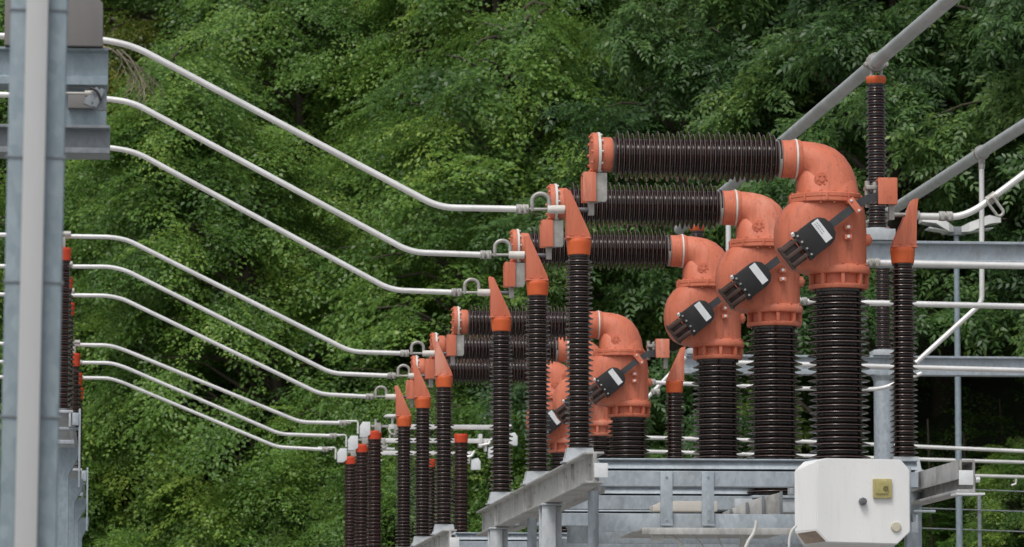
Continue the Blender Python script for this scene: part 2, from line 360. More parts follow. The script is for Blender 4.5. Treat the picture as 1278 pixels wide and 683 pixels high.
    b = MB(); b.lathe([(q(16), X(765)), (q(19.5), X(766)), (q(19.5), X(770)), (q(18), X(772))], (0, 0, Z(199)), 'X', 32); b.build('ferrule', 'galv_dull', t); b = MB(); b.lathe([(q(21), X(972)), (q(23.4), X(973)), (q(23.4), X(976.6)), (q(21), X(977))], (0, 0, Z(200.5)), 'X', 32); b.build('ferrule', 'alu', t)
    b = MB()
    b.lathe([(q(16), X(739.5)), (q(23), X(740)), (q(26), X(741)), (q(26), X(746.8)), (q(22), X(747))], (0, 0, Z(197)), 'X', 40)
    b.lathe([(q(19), X(750)), (q(20.6), X(751)), (q(21.6), X(755)), (q(21.6), X(764)), (q(20.5), X(766)), (q(17), X(766.5))], (0, 0, Z(198)), 'X', 40)
    b.bolts((X(741), 0, Z(197)), q(22.5), 10, 'X', q(1.9), -q(3))
    b.build('end_cap', 'orange', t)
    b = MB(); b.lathe([(q(18), X(747.1)), (q(26.6), X(747.2)), (q(26.6), X(750.6)), (q(18), X(750.7))], (0, 0, Z(197)), 'X', 40); b.bolts((X(750.6), 0, Z(197)), q(23.6), 10, 'X', q(1.6), q(2.6)); b.build('seal_ring', 'seal', t)
    # moving contact bracket under the cap
    b = MB(); b.prism([(X(728.5), Z(258)), (X(728.5), Z(224)), (X(731), Z(221.5)), (X(745), Z(221.5)), (X(745), Z(258))], -q(15), -q(12)); b.box((X(737), 0, Z(222.5)), (q(15), q(27), q(3)))
    b.prism([(X(729), Z(257)), (X(729), Z(224)), (X(745), Z(222)), (X(745), Z(257))], q(12), q(15)); b.build('contact_cover', 'orange', t)
    b = MB(); b.prism([(X(742), Z(254)), (X(746), Z(258)), (X(757), Z(258)), (X(759), Z(255)), (X(759), Z(222)), (X(742), Z(222))], -q(11), -q(7)); b.prism([(X(742), Z(258)), (X(759), Z(255)), (X(759), Z(222)), (X(742), Z(222))], q(7), q(11))
    b.box((X(749), 0, Z(226)), (q(6), q(14), q(22)))
    b.box((X(740), 0, Z(258)), (q(7.5), q(9), q(32)), bev=q(1)); b.build('contact_jaw', 'alu', t)
    # right hand terminal
    b = MB(); b.prism([(X(1090), Z(262)), (X(1090), Z(229)), (X(1114), Z(229)), (X(1114), Z(262))], -q(52), -q(49)); b.prism([(X(1111), Z(262)), (X(1111), Z(229)), (X(1114), Z(229)), (X(1114), Z(262))], -q(48.9), -q(26)); b.box((X(1101), -q(38), Z(230.6)), (q(20), q(21), q(3)))
    b.build('terminal_cover', 'orange', t)
    b = MB(); b.box((X(1085), -q(30), Z(240)), (q(16), q(24), q(5))); b.box((X(1084), -q(30), Z(256)), (q(14), q(20), q(4))); b.cyl((X(1080), -q(30), Z(231)), (X(1080), -q(30), Z(264)), q(3.2), seg=10); b.box((X(1088), -q(34), Z(246)), (q(4), q(14), q(26)))
    b.box((X(1108.5), -q(38), Z(262)), (q(7), q(8), q(36)), bev=q(1)); b.build('terminal_clamp', 'alu', t)
    # black coupling bar across the tank
    ang = math.atan2(72, 93); cs, sn = math.cos(ang), math.sin(ang); c0 = Vector((X(1013), -q(47), Z(302)))
    rotm = Matrix.Rotation(-ang, 3, 'Y')
    def P(s, tt, y=0): return c0+Vector((q(s)*cs-q(tt)*sn, q(y), q(s)*sn+q(tt)*cs))
    b = MB(); poly = [(-20, -19), (8, -19), (15, -17), (21, -11), (23.5, 0), (21, 11), (15, 17), (8, 19), (-20, 19)]
    b.prism([((P(s, v).x), (P(s, v).z)) for s, v in poly], c0.y-q(9), c0.y+q(6), q(1.6))
    b.box(P(-21, 0, -2), (q(6), q(12), q(40)), rotm, bev=q(1)); hous = b.build('coupling_housing', 'black', t)
    b = MB(); b.box(P(8, 1, -9.3), (q(10), q(.8), q(30)), rotm, bev=0); lab = b.build('label_plate', 'label', hous)
    b = MB()
    rr = random.Random(3)
    for row in (6.2, 9.2):
        v = -12
        while v < 3:
            w = rr.uniform(1, 2.6); b.box(P(row, 1-v-w/2, -9.85), (q(.9), q(.3), q(w)), rotm, bev=0); v += w+rr.uniform(.7, 1.6)
    b.build('lettering', 'ink', lab)
    for v in (-14, -5, 5, 14): b = MB(); b.cyl(P(-20, v, -8.5), P(-20, v, -10), q(1.5), seg=8); b.build('screw', 'alu', hous)
    b = MB(); b.cyl(P(-22, 20, -4), P(-24, 18, -9), q(2.2), seg=8); b.build('screw', 'label', hous)
    b = MB()
    for v in (-11, 0, 11): b.box(P(-34.5, v, -2.5), (q(24), q(10.3), q(5)), rotm, bev=q(.7))
    b.box(P(-37, 0, 3), (q(23), q(3), q(31)), rotm, bev=q(.8)); b.box(P(-46.5, 0, -1), (q(2.4), q(9), q(34)), rotm, bev=q(.7)); b.build('fork', 'smoked', t)
    b = MB(); pts = [P(18, 0), P(62, 0), P(80, -2), Vector((X(1093), -q(44), Z(251))), Vector((X(1096), -q(40), Z(236)))]
    path = []
    for i in range(len(pts)-1):
        for k in range(6): path.append(pts[i].lerp(pts[i+1], k/6))
    path.append(pts[-1])
    for _ in range(3): path = [path[0]]+[(path[i-1]+path[i]*2+path[i+1])/4 for i in range(1, len(path)-1)]+[path[-1]]
    rings = []
    for i, p in enumerate(path):
        d = (path[min(i+1, len(path)-1)]-path[max(i-1, 0)]); d.y = 0; d.normalize(); nrm = Vector((-d.z, 0, d.x))
        rings.append([p+nrm*q(5)+Vector((0, q(3), 0)), p+nrm*q(5)-Vector((0, q(3), 0)), p-nrm*q(5)-Vector((0, q(3), 0)), p-nrm*q(5)+Vector((0, q(3), 0))])
    b.rings(rings); b.build('coupling_bar', 'dark_bar', t)
    b = MB(); b.box(P(61, 1, -4.4), (q(9), q(2.5), q(20)), rotm, bev=q(.7)); b.box(P(61, 8, 3), (q(9), q(14), q(3)), rotm, bev=q(.7)); clip = b.build('bar_clip', 'orange', t)
    for v in (8.4, -7): b = MB(); b.cyl(P(61, v, -5.5), P(61, v, -7.2), q(1.6), seg=8); b.build('screw', 'label', clip)
    return t
br = make_breaker('largest and nearest orange breaker, directly behind the white control box')
bl = br.location.copy()
names = ['middle orange breaker of the front three, between the largest and the leftmost',
         'leftmost and smallest orange breaker of the front three',
         'small orange breaker of the second row, behind the pale beam left of the front breakers',
         'far orange breaker mostly hidden between the tall brown posts',
         'farthest orange breaker, a sliver seen between two brown posts']
for k, lb in zip((ROW1+ROW2)[1:], names): dup(br, (bl.x, DY*k, bl.z-(.045 if k > 1.3 else 0)), lb)

# ------------------------------------------------------------------ horn posts
def make_post(name, label, cx, y_base, y_ins, y_cap, y_top, mirror, group, cap_mat='orange_new', horn=True, pedestal=True, por='porcelain_grey', rc=11.8, rs=17.8, rs2=16.8, pitch=6.4, k=1.0):
    """cx and the y values are picture readings scaled to depth 1."""
    sg = -1 if mirror else 1
    Z = lambda py: (y_base-py)/S1
    t = thing(name, label, 'insulator', W(cx, y_base, 1.0), group)
    if pedestal:
        b = MB(); h = Z(y_ins)
        def sq(r, z): return [(-r, -r*.8, z), (r, -r*.8, z), (r, r*.8, z), (-r, r*.8, z)]
        b.rings([sq(q(22), 0), sq(q(22), q(2)), sq(q(19), q(2.2)), sq(q(16), h-q(1.5)), sq(q(16), h)])
        for sx in (-1, 1):
            b.cyl((sx*q(19.5), -q(13), q(2)), (sx*q(19.5), -q(13), q(5)), q(2), seg=6)
        b.build('pedestal', 'galv_light', t)
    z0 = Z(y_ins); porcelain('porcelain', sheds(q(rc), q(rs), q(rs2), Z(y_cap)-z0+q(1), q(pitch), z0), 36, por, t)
    zc = Z(y_cap); zt = Z(y_top)
    b = MB(); b.lathe([(q(10), zc-q(1)), (q(13), zc), (q(14), zc+q(1)), (q(15.4), zt-q(5)), (q(15.6), zt-q(3)), (q(14.6), zt), (q(9), zt+q(.1))], seg=28); b.bolts((0, 0, zt-.002), q(11), 8, 'Z', q(1.5), q(1.6)); cap = b.build('cap', cap_mat, t)
    if horn:
        b = MB(); hz = zt+q(58)
        tri = [(-16, 0), (13, 0), (13, 4), (-11.5, 58), (-19, 60), (-17, 42)]
        for yy in (-q(9), q(6)):
            tr = [(sg*q(x), zt+q(1.8)+q(z)) for x, z in tri]
            if sg < 0: tr = tr[::-1]
            b.prism(tr, yy, yy+q(3), q(.5))
        xs = sorted((sg*q(-16), sg*q(-13))); b.prism([(xs[0], zt+q(2)), (xs[0], zt+q(40)), (xs[1], zt+q(40)), (xs[1], zt+q(2))], -q(5.9), q(5.9), q(.4))
        b.box((sg*q(-1.5), 0, zt+q(1.2)), (q(31), q(22), q(2.2)), bev=q(.5))
        b.bolts((sg*q(4), -q(9), zt+q(5)), 0, 1, 'Y', q(2), -q(1.5)); b.bolts((sg*q(-10), -q(9), zt+q(5)), 0, 1, 'Y', q(2), -q(1.5))
        b.build('contact_horn', 'orange', t)
    return t
GL = 'brown posts with orange horns on the left of the breakers'; GRR = 'brown posts with orange horns on the right of the breakers'
pl = make_post('post_insulator', 'largest brown horn post, on the near end of the pale sloping beam', 723, 578, 560, 322, 302, False, GL)
L0 = pl.location.copy()
for k, lb in zip((ROW1+ROW2)[1:], ['second brown horn post on the pale sloping beam, between two others', 'third brown horn post, standing on the far lower end of the pale sloping beam',
        'tallest brown horn post of the three in front of the rear white switch bars', 'middle brown horn post of the three in front of the rear white switch bars', 'leftmost brown horn post of the three in front of the rear white switch bars']):
    dup(pl, (L0.x, DY*k, L0.z), lb)
pr = make_post('post_insulator', 'brown horn post at the right edge of the white control box', 1129, 592, 571, 331, 311, True, GRR)
R0 = pr.location.copy()
for k, lb in zip((ROW1+ROW2)[1:], ['brown horn post hidden right behind the largest breaker column', 'brown horn post hidden behind the middle breaker column', 'slim brown horn post between the second row breaker and the front left breaker', 'brown horn post tucked behind the second row breaker', 'farthest brown horn post behind the second row breakers']):
    dup(pr, (R0.x, DY*k, R0.z), lb)

# ------------------------------------------------------------------ tube conductors on the left
GT = 'white tube conductors running down from the left'
def left_conductor(label, k, end, low, bend, hor, far, r=4.05, full=True):
    """end/low/bend/hor/far : picture points (x, y) at depth k, from the breaker outwards."""
    e = W(*end, k); t = thing('tube_conductor', label, 'conductor', e, GT)
    P = lambda x, y: W(x, y, k)-e
    b = MB(); u = 1/k
    b.tube([P(*end), P(*low), P(*bend), P(*hor), P(*far)], q(r), 16, bend=q(20), steps=8); b.build('tube', 'white_pipe', t)
    d = lambda n: q(n)
    b = MB(); b.lathe([(d(5), -d(1)), (d(6), 0), (d(6), d(6)), (d(5), d(6.4)), (d(6), d(7)), (d(6), d(14)), (d(4), d(15))], axis='X', seg=18)
    for x in (3, 10): b.box((d(x), -d(5), -d(1)), (d(3), d(3), d(9)), bev=d(.6))
    b.build('clamp_sleeve', 'alu', t)
    b = MB(); x1 = 44 if full else 24
    b.cyl((d(14), 0, 0), (d(x1), 0, 0), d(2), seg=10)
    b.build('link_rod', 'alu', t)
    if full:
        b = MB(); pts = [(d(19), 0, -d(2)), (d(19), 0, d(10))]+[(d(29.5)-d(10.5)*math.cos(a), 0, d(10)+d(9.5)*math.sin(a)) for a in np.linspace(.2, math.pi-.2, 12)]+[(d(40), 0, d(10)), (d(40), 0, -d(2))]
        b.tube(pts, d(2.7), 10); b.build('flexible_loop', 'alu', t)
        b = MB(); b.lathe([(d(3.5), d(38)), (d(5.2), d(38.5)), (d(5.4), d(59)), (d(4.6), d(60))], axis='X', seg=18); b.build('contact_head', 'seal', t)
        b = MB(); b.cyl((d(59.8), 0, 0), (d(92), 0, 0), d(2.8), seg=12); b.bolts((d(64), 0, 0), 0, 1, 'X', d(4), d(4)); b.build('contact_rod', 'knob', t)
    return t
left_conductor('uppermost white tube, sloping down from beside the dark cover to the largest breaker', ROW1[0], (645, 261), (548, 259), (168, 58), (127, 49), (-60, 43))
left_conductor('second white tube from the top, leaving the steel arm below the small clamp', ROW1[1], (600, 318), (513, 315), (166, 128), (132, 123), (-60, 116))
left_conductor('third white tube from the top, leaving the lower edge of the steel arm', ROW1[2], (564, 365), (488, 362), (170, 190), (137, 184), (-60, 178))
left_conductor('upper white tube of the middle three, reaching the second row of breakers', ROW2[0], (500, 441), (438, 439), (160, 300), (140, 296), (-60, 292))
left_conductor('middle white tube of the middle three, bending just right of the red insulator cap', ROW2[1], (484, 469), (414, 466), (158, 338), (138, 333), (-60, 332))
left_conductor('lower white tube of the middle three, just above the rearmost group of tubes', ROW2[2], (457, 495), (400, 492), (153, 373), (134, 369), (-60, 367))
ROW3 = (1.75, 1.84, 1.93)
left_conductor('upper white tube of the lowest three, ending at the tallest white switch plate', ROW3[0], (424, 528), (375, 527), (153, 436), (136, 431), (-60, 428), full=False)
left_conductor('middle white tube of the lowest three, ending at the middle white switch plate', ROW3[1], (412, 544), (350, 542), (155, 458), (138, 453), (-60, 451), full=False)
left_conductor('lowest white tube of all, ending at the lowest white switch plate', ROW3[2], (402, 561), (346, 558), (152, 477), (136, 472), (-60, 470), full=False)

# ------------------------------------------------------------------ steel frames of the two bays
zL = W(716, 578, 1).z; zR = W(1145, 592, 1).z; xL = W(716, 578, 1).x; xR = W(1145, 592, 1).x
def frame(label, off, detail=True):
    org = Vector((xL, DY*(1+off), 0)); t = thing('breaker_support', label, 'steel support', org, 'galvanised frames carrying the breakers')
    wx = xR-xL; y0 = -DY*.045; y1 = DY*.25; H = q(37)
    # left I beam with the web towards the camera side
    b = MB(); z = zL; w = q(11); tw = q(2.2); th = q(2.6)
    b.prof_y([(-w, z), (w, z), (w, z-th), (tw, z-th), (tw, z-H+th), (w, z-H+th), (w, z-H), (-w, z-H), (-w, z-H+th), (-tw, z-H+th), (-tw, z-th), (-w, z-th)], y0, y1)
    for yy in np.linspace(y0+.12, y1-.12, 12): b.cyl((-tw+.004, yy, z-q(14)), (-tw-.006, yy, z-q(14)), q(1.7), seg=6)
    for yy in (-.1, .35, 2.2, 2.5, 4.4): b.box((-tw-q(2), yy, z-H/2), (q(4), .012, H-2*th-.004), bev=0)
    b.build('side_beam', 'galv_dirty', t)
    b = MB(); b.box((q(7), y0-q(1.2), z-q(22)), (q(16), q(2), q(17)), bev=q(.4)); b.build('end_plate', 'label', t)
    # right channel with a turned down lip
    b = MB(); z = zR; a = wx-q(9); c = wx+q(9); yr0 = -DY*.06
    b.prof_y([(a, z), (c, z), (c, z-q(38)), (a-q(3), z-q(38)), (a-q(3), z-q(34.5)), (c-q(3), z-q(34.5)), (c-q(3), z-q(3)), (a+q(2.5), z-q(3)), (a+q(2.5), z-q(22)), (a, z-q(22))], yr0, y1)
    b.build('side_beam', 'galv_dirty', t)
    b = MB(); b.box((a+q(7), yr0-q(1.2), z-q(21)), (q(17), q(2), q(17)), bev=q(.4)); b.cyl((c+q(1), yr0+.02, z-q(23)), (c+q(6), yr0+.02, z-q(23)), q(3.4), seg=8); b.box((wx+q(3), yr0+.06, z-q(39.7)), (q(34), .14, q(2.4)), bev=0); b.build('end_plate', 'label', t)
    # cross members
    zc = W(870, 572.5, .985).z; xa = q(22); xb = wx-q(14)
    def cross(y, ztop, h, mat='galv', xa=xa, xb=xb):
        b = MB(); d = .05
        b.prof_x([(y, ztop), (y+.09, ztop), (y+.09, ztop-h), (y-.012, ztop-h), (y-.012, ztop-h*.45), (y+.085, ztop-h*.45), (y+.085, ztop-h*.37), (y+.004, ztop-h*.37), (y+.03, ztop-h*.07), (y, ztop-h*.06)], xa, xb)
        return b.build('cross_beam', mat, t)
    hh = q(34)
    for y in (-DY*.015, DY*.10, DY*.20): cross(y, zc, hh, 'galv')
    for y in (-DY*.015, DY*.055, DY*.13, DY*.2):
        b = MB(); b.span((xa, y, zc-q(67)), (xb, y+.012, zc-q(89))); b.span((xa, y+.014, zc-q(67)), (xb, y+.07, zc-q(69))); b.build('lower_rail', 'galv', t)
    if detail:
        for px in (834.5, 886.5):
            b = MB(); x = (W(px, 620, .98).x-xL); b.span((x-q(7.5), -DY*.015-.026, zc-q(16)), (x+q(7.5), -DY*.015-.0145, zc-q(82))); b.box((x, -DY*.015-.032, zc-q(80.5)), (q(15), .014, q(2)), bev=0); b.bolts((x, -DY*.015-.026, zc-q(22)), 0, 1, 'Y', q(1.5), -q(1.5)); b.bolts((x, -DY*.015-.026, zc-q(74)), 0, 1, 'Y', q(1.5), -q(1.5)); b.build('tie_plate', 'galv', t)
        b = MB(); x0 = W(803, 640, 1.06).x-xL; x1 = W(882, 640, 1.06).x-xL; z = W(840, 630, 1.06).z
        b.prism([(x0, z-q(13)), (x0, z-q(6)), (x0+q(14), z), (x1, z), (x1, z-q(13))], .9, 1.05); b.build('cable_tray', 'cream', t)
        b = MB(); x0 = W(802, 660, .97).x-xL; x1 = W(992, 660, .97).x-xL; z = W(840, 659.5, .97).z
        b.span((x0, -.62, z-.012), (x1, .3, z)); b.span((x0, -.64, z-.03), (x1, -.622, z+.004)); b.build('shelf', 'galv_dirty', t)
    # columns
    for yy, xx in ((DY*.05, -q(2)), (DY*.19, -q(5)), (DY*.05, wx-q(3)), (DY*.2, wx-q(3))):
        b = MB(); z = (zL-H if xx < 1 else zR-q(38))-.004; w = q(14.5)
        b.span((xx-w*.92, yy-.09, 0), (xx+w*.3, yy-.078, z-.012)); b.span((xx-w*.92, yy+.078, 0), (xx+w*.3, yy+.09, z-.012)); b.span((xx+w*.18, yy-.077, 0), (xx+w*.28, yy+.077, z-.012)); b.span((xx-w*1.02, yy-.1, z-.011), (xx+w*1.02, yy+.1, z)); b.span((xx+w*.32, yy-.02, .02), (xx+w*.95, yy+.1, z-.012))
        b.span((xx-.2, yy-.2, 0), (xx+.2, yy+.2, .02)); b.build('column', 'galv_light', t)
    for yy, xx in ((0.0, q(24)), (3.2, q(22)), (0.0, wx-q(2)), (3.2, wx-q(20))):
        b = MB(); b.cyl((xx, yy, 0), (xx, yy, zc-q(36)), q(6.8)); b.build('brace_tube', 'galv', t)
    # inner longitudinal beam behind the left one
    b = MB(); z = zL-q(14); xx = q(30); b.span((xx, .2, z), (xx+q(14), 5.2, z-q(20))); b.build('inner_beam', 'galv_dirty', t)
    # breaker feet
    for j in range(3):
        x = bl.x-xL; b = MB(); zz = bl.z-.002; b.span((x-q(60), j*2.2-.14, zz-q(18)), (x+q(60), j*2.2-.05, zz)); b.span((x-q(60), j*2.2+.05, zz-q(18)), (x+q(60), j*2.2+.14, zz)); b.build('breaker_seat', 'galv_light', t)
    return t
frame('galvanised frame under the front breakers, with two upright tie plates', 0)
frame('galvanised frame under the second row, its top beams low behind the sloping pale beam', .42, False)

# sloping drive housing
b = MB(); x0 = W(905, 645, 1.03).x; y = DY*1.03; zt = W(975, 613, 1.03).z; zb = W(940, 645, 1.03).z; x1 = W(972, 613, 1.03).x; w = (x1-x0)
t = thing('drive_housing', 'grey ribbed sloping drive housing on the frame left of the white control box', 'housing', (x0, y, zb))
MB().prism([(0, 0), (0, q(6)), (w*.55, q(22)), (w, q(30)), (w, 0)], -.12, .12).build('casing', 'galv_dirty', t)
for f in (.0, .3, .6, .93):
    h_ = q(6)+(q(16)*f/.55 if f < .55 else q(16)+q(8)*(f-.55)/.45)
    b = MB(); b.box((w*f+q(3), -.13, h_/2+q(2)), (q(3.4), .018, h_), bev=.002); b.build('rib', 'galv_dull', t)
# little junction box with cable under the shelf
jb = W(821, 668, .975); t = thing('junction_box', 'small white junction box with cable under the shelf below the tie plates', 'junction box', jb)
b = MB(); b.box((0, 0, 0), (q(15), q(11), q(13)), bev=q(1.5)); b.box((0, -q(6), 0), (q(12), q(1.5), q(10)), bev=q(.5)); b.build('case', 'cable', t)
b = MB(); b.tube([(q(8), 0, q(1)), (q(20), 0, -q(2)), (q(30), 0, -q(12)), (q(38), 0, -q(32)), (q(39), 0, -q(200))], q(1.7), 8, bend=q(10)); b.build('cable', 'cable', t)
GC = 'white cables hanging below the frame'
def cable(label, pts, k, r=1.7):
    o = W(*pts[0], k); b = MB(); b.tube([W(*p, k)-o for p in pts], q(r), 8, bend=q(14)); tag(b.build('cable', 'cable', None, o), label, 'cable', GC)
cable('white cable looping down left of the control box from a fixing screw', [(944, 650), (942, 664), (932, 678), (926, 700), (926, 760)], .965, 2)
cable('white cable rising to the lower left corner of the control box', [(994, 656), (988, 662), (985, 672), (984, 700), (984, 760)], .94, 1.4)
cable('thick pale conduit under the shelf midway to the control box', [(926, 661), (927, 672), (926, 690), (926, 760)], .98, 3.4)
cable('thin dark edged wire drooping under the shelf', [(850, 663), (868, 670), (880, 684), (884, 760)], .985, .9)
cable('thin wire drooping beside the thick pale conduit', [(892, 663), (897, 672), (905, 690), (908, 760)], .985, .9)

# ------------------------------------------------------------------ white control box
kb = .945; c = W(1063, 626, kb); sB = S1/kb
t = thing('control_box', 'white control enclosure with cut corners hung on the frame front', 'control box', c)
X = lambda px: (px-1063)/sB
Z = lambda py: (626-py)/sB
oct_f = [(1018, 577), (1029, 573.5), (1121, 575), (1132, 588), (1132, 664), (1116, 679), (1030, 677), (1016, 662)]
oct_b = [(992, 589), (1004, 577), (1121.6, 574.6), (1133, 587.5), (1133, 664.5), (1116.5, 680), (1003, 680), (992, 664)]
b = MB(); f3 = [(X(x), -.075, Z(y)) for x, y in oct_f]; m3 = [(X(x), 0, Z(y)) for x, y in oct_b]; b3 = [(X(x+(10.5 if x < 1010 else 0)), .26, Z(y)) for x, y in oct_b]
b.rings([f3, m3, b3]); bmesh.ops.bevel(b.bm, geom=b.bm.edges[:], offset=.0035, segments=2, affect='EDGES'); b.build('enclosure', 'box', t, sharp=18)
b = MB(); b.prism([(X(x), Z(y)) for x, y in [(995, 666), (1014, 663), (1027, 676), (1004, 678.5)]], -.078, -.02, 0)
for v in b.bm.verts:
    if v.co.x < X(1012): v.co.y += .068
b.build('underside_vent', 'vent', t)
g = MB(); g.box((X(1097.5), -.083, Z(611)), (23.5/sB, .022, 24/sB), bev=.006); g = g.build('gauge', 'gauge', t)
b = MB(); b.box((X(1096), -.097, Z(610)), (15/sB, .008, 15/sB), bev=.003); b.build('gauge_frame', 'gauge', g)
b = MB(); b.lathe([(0.001, -.106), (.011, -.106), (.013, -.1), (.013, -.095)], (X(1101), 0, Z(611)), 'Y', 18); b.build('dial', 'gauge_dark', g)
b = MB(); b.lathe([(4/sB, -.105), (5/sB, -.1), (5/sB, -.07)], (X(1073), 0, Z(627)), 'Y', 8); b.cyl((X(1073), -.105, Z(627)), (X(1073), -.112, Z(627)), 2/sB, seg=8); b.build('knob', 'knob', t)
b = MB(); b.lathe([(2/sB, -.088), (5.4/sB, -.087), (6.4/sB, -.08), (6.6/sB, -.07)], (X(1114.5), 0, Z(658)), 'Y', 22); b.build('lock_cap', 'beige', t)
b = MB(); b.span((X(1133.5), .05, Z(581)), (X(1140), .12, Z(760))); b.span((X(1140), .02, Z(640)), (X(1144), .14, Z(650))); b.span((X(1140), .0, Z(636)), (X(1168), .03, Z(639))); b.build('bracket', 'galv', t)

# ------------------------------------------------------------------ bus tubes, supports and gantries
kg1, kg2 = 1.222, 1.61
BT = W(1093, 78, kg1)                 # first bus tube centre
T2 = W(1225, 191, 1.42)               # second bus tube centre
zb = (BT.z+T2.z)/2
def bus(label, x, y0, y1):
    o = thing('bus_tube', label, 'bus tube', (x, y0, zb), 'thick grey bus tubes overhead')
    MB().cyl((0, 0, 0), (0, y1-y0, 0), q(10.3), seg=22).build('tube', 'bus_grey', o)
    b = MB(); b.lathe([(q(3), y1-y0-.02), (q(11), y1-y0), (q(11), y1-y0+.04), (q(5), y1-y0+.06)], (0, 0, 0), 'Y', 20); b.build('end_cap', 'alu', o); return o
bus('upper grey bus tube resting on the tall insulator with an orange cap', BT.x, DY*.5, DY*1.66)
bus('lower right grey bus tube with a thin dropper clamped to it', T2.x, DY*.5, DY*1.7)
def bus_post(label, x, k, zbase):
    H = (zb-zbase)*S1; t = make_post('bus_insulator', label, 500, 500, 500-2, 500-(H-34), 500-(H-22), False, 'brown insulators carrying the bus tubes', 'orange_new', False, False, 'porcelain_grey', 12.5, 17, 16, 8.2)
    t.location = (x, DY*k, zbase)
    b = MB(); z = zb-zbase
    for sx in (-1, 1): b.box((sx*q(8), 0, z-q(17)), (q(3.4), q(10), q(14)), bev=q(.6))
    b.box((0, 0, z-q(22)), (q(24), q(18), q(3))); b.bolts((0, 0, z-q(24.2)), q(9), 6, 'Z', q(1.6), q(4))
    b.lathe([(q(10.5), -q(9)), (q(14), -q(9)), (q(15), -q(6)), (q(15), q(6)), (q(14), q(9)), (q(10.5), q(9))], (0, 0, z), 'Y', 22)
    for sx in (-1, 1): b.box((sx*q(15), 0, z-q(3)), (q(7), q(15), q(6)), bev=q(1))
    b.build('tube_clamp', 'alu', t); return t
zg1 = W(1110, 302, kg1).z; zg2 = W(1110, 445, kg2).z
bus_post('tall brown insulator with orange cap holding the upper grey bus tube', BT.x, kg1, zg1+q(19))
bus_post('brown bus insulator behind the middle breaker, only its orange cap showing below the porcelain', BT.x, kg2, zg2+q(12))
bus_post('brown insulator standing on the grey column behind the largest breaker', T2.x, kg2, zg2+q(12))
def gantry(label, k, z, xa, xb, cols, pads):
    t = thing('bus_gantry', label, 'gantry', (xa, DY*k, 0), 'grey gantries under the bus tubes'); w = .075; h = q(38); th = q(4)
    b = MB(); b.prof_x([(-w, z), (w, z), (w, z-th), (.006, z-th), (.006, z-h+th), (w, z-h+th), (w, z-h), (-w, z-h), (-w, z-h+q(9)), (-.03, z-h+q(10)), (-.03, z-th), (-w, z-th)], 0, xb-xa); b.build('cross_beam', 'galv', t)
    for cx in cols:
        b = MB(); b.cyl((cx-xa, 0, 0), (cx-xa, 0, z-h-.01), q(20), seg=24); b.lathe([(q(20), z-h-q(12)), (q(24), z-h-q(3)), (q(26), z-h-.006), (q(26), z-h-.002)], (cx-xa, 0, 0), seg=24); b.box((cx-xa, 0, .015), (.5, .5, .03)); b.build('column', 'galv', t)
    for cx, hh in pads:
        b = MB(); b.box((cx-xa, 0, z+q(hh)/2+.002), (q(48), .2, q(hh))); b.cyl((cx-xa, 0, z+q(hh)), (cx-xa, 0, z+q(hh)+q(3)), q(20)); b.build('insulator_foot', 'galv_light', t)
    return t
gantry('nearer grey gantry beam at the right, below the twin lamp heads', kg1, zg1, W(1072, 320, kg1).x, T2.x+.5, [T2.x], [(BT.x, 17), (T2.x, 17)])
gantry('farther and lower grey gantry beam with its column behind the control box', kg2, zg2, W(846, 450, kg2).x, T2.x+2.6, [T2.x], [(BT.x, 10), (T2.x, 10)])

# ------------------------------------------------------------------ conductors on the right
GR = 'white tubes on the right of the breakers'
def rtube(name, label, k, pts, r=4.1, clamps=(), rod=None, extra=None, bend=26):
    o = W(*pts[0], k); t = thing(name, label, 'conductor', o, GR)
    P = lambda x, y, kk=k: W(x, y, kk)-o
    b = MB(); b.tube([P(*p) for p in pts], q(r), 14, bend=q(bend), steps=8); b.build('tube', 'white_pipe', t)
    for x, y in clamps:
        b = MB(); c = P(x, y); s = q(1)
        b.lathe([(4.5*s, -9*s), (6.2*s, -8*s), (6.2*s, -1*s), (5*s, -.5*s), (5*s, .5*s), (6.2*s, s), (6.2*s, 8*s), (4.5*s, 9*s)], c, 'X', 16)
        for dx in (-4.5, 4.5): b.box(c+Vector((dx*s, -5*s, -s)), (4*s, 3*s, 8*s), bev=.5*s)
        b.build('clamp', 'alu', t)
    if rod:
        b = MB(); b.cyl(P(*rod[0]), P(*rod[1]), q(2.8), seg=10); b.build('contact_rod', 'alu', t)
    if extra: extra(t, P)
    return t
def hook(t, P):
    c = P(1241, 259); b = MB(); d = (P(1252, 272)-P(1236, 250)).normalized(); n = Vector((-d.z, 0, d.x))
    pts = []
    for a in np.linspace(0, 2*math.pi, 25): pts.append(c+d*q(12)*(math.cos(a)*.35+(.9 if math.cos(a) > 0 else -.9)*.8)+n*q(5)*math.sin(a)+Vector((0, -q(7), 0)))
    b.tube(pts, q(2), 8); b.build('earthing_loop', 'alu', t)
    b = MB(); b.cyl(P(1232, 252), P(1243, 244), q(6.5), seg=14); b.build('clamp', 'alu', t)
rtube('tube_conductor', 'thick white tube curving up to the right edge from the nearest right horn', 1.0, [(1146, 270), (1196, 271), (1218, 262), (1248, 240), (1330, 178)], 4.4, [(1139, 269), (1180, 270)], ((1112, 268), (1148, 269)), hook, 34)
rtube('tube_conductor', 'level white tube just below the nearer gantry beam', ROW1[1], [(1046, 327), (1085, 328), (1340, 333)], 4.5, [(1090, 328)], ((1046, 327), (1098, 328)))
rtube('tube_conductor', 'level white tube crossing behind the angled dropper at the right', 1.19, [(985, 376), (1030, 377), (1340, 384)], 4.4, [(1000, 376)], ((960, 376), (1000, 376)))
rtube('tube_conductor', 'white tube along the lower edge of the farther gantry beam', ROW2[0], [(880, 452), (1000, 455), (1340, 464)], 4.6, [(890, 452)])
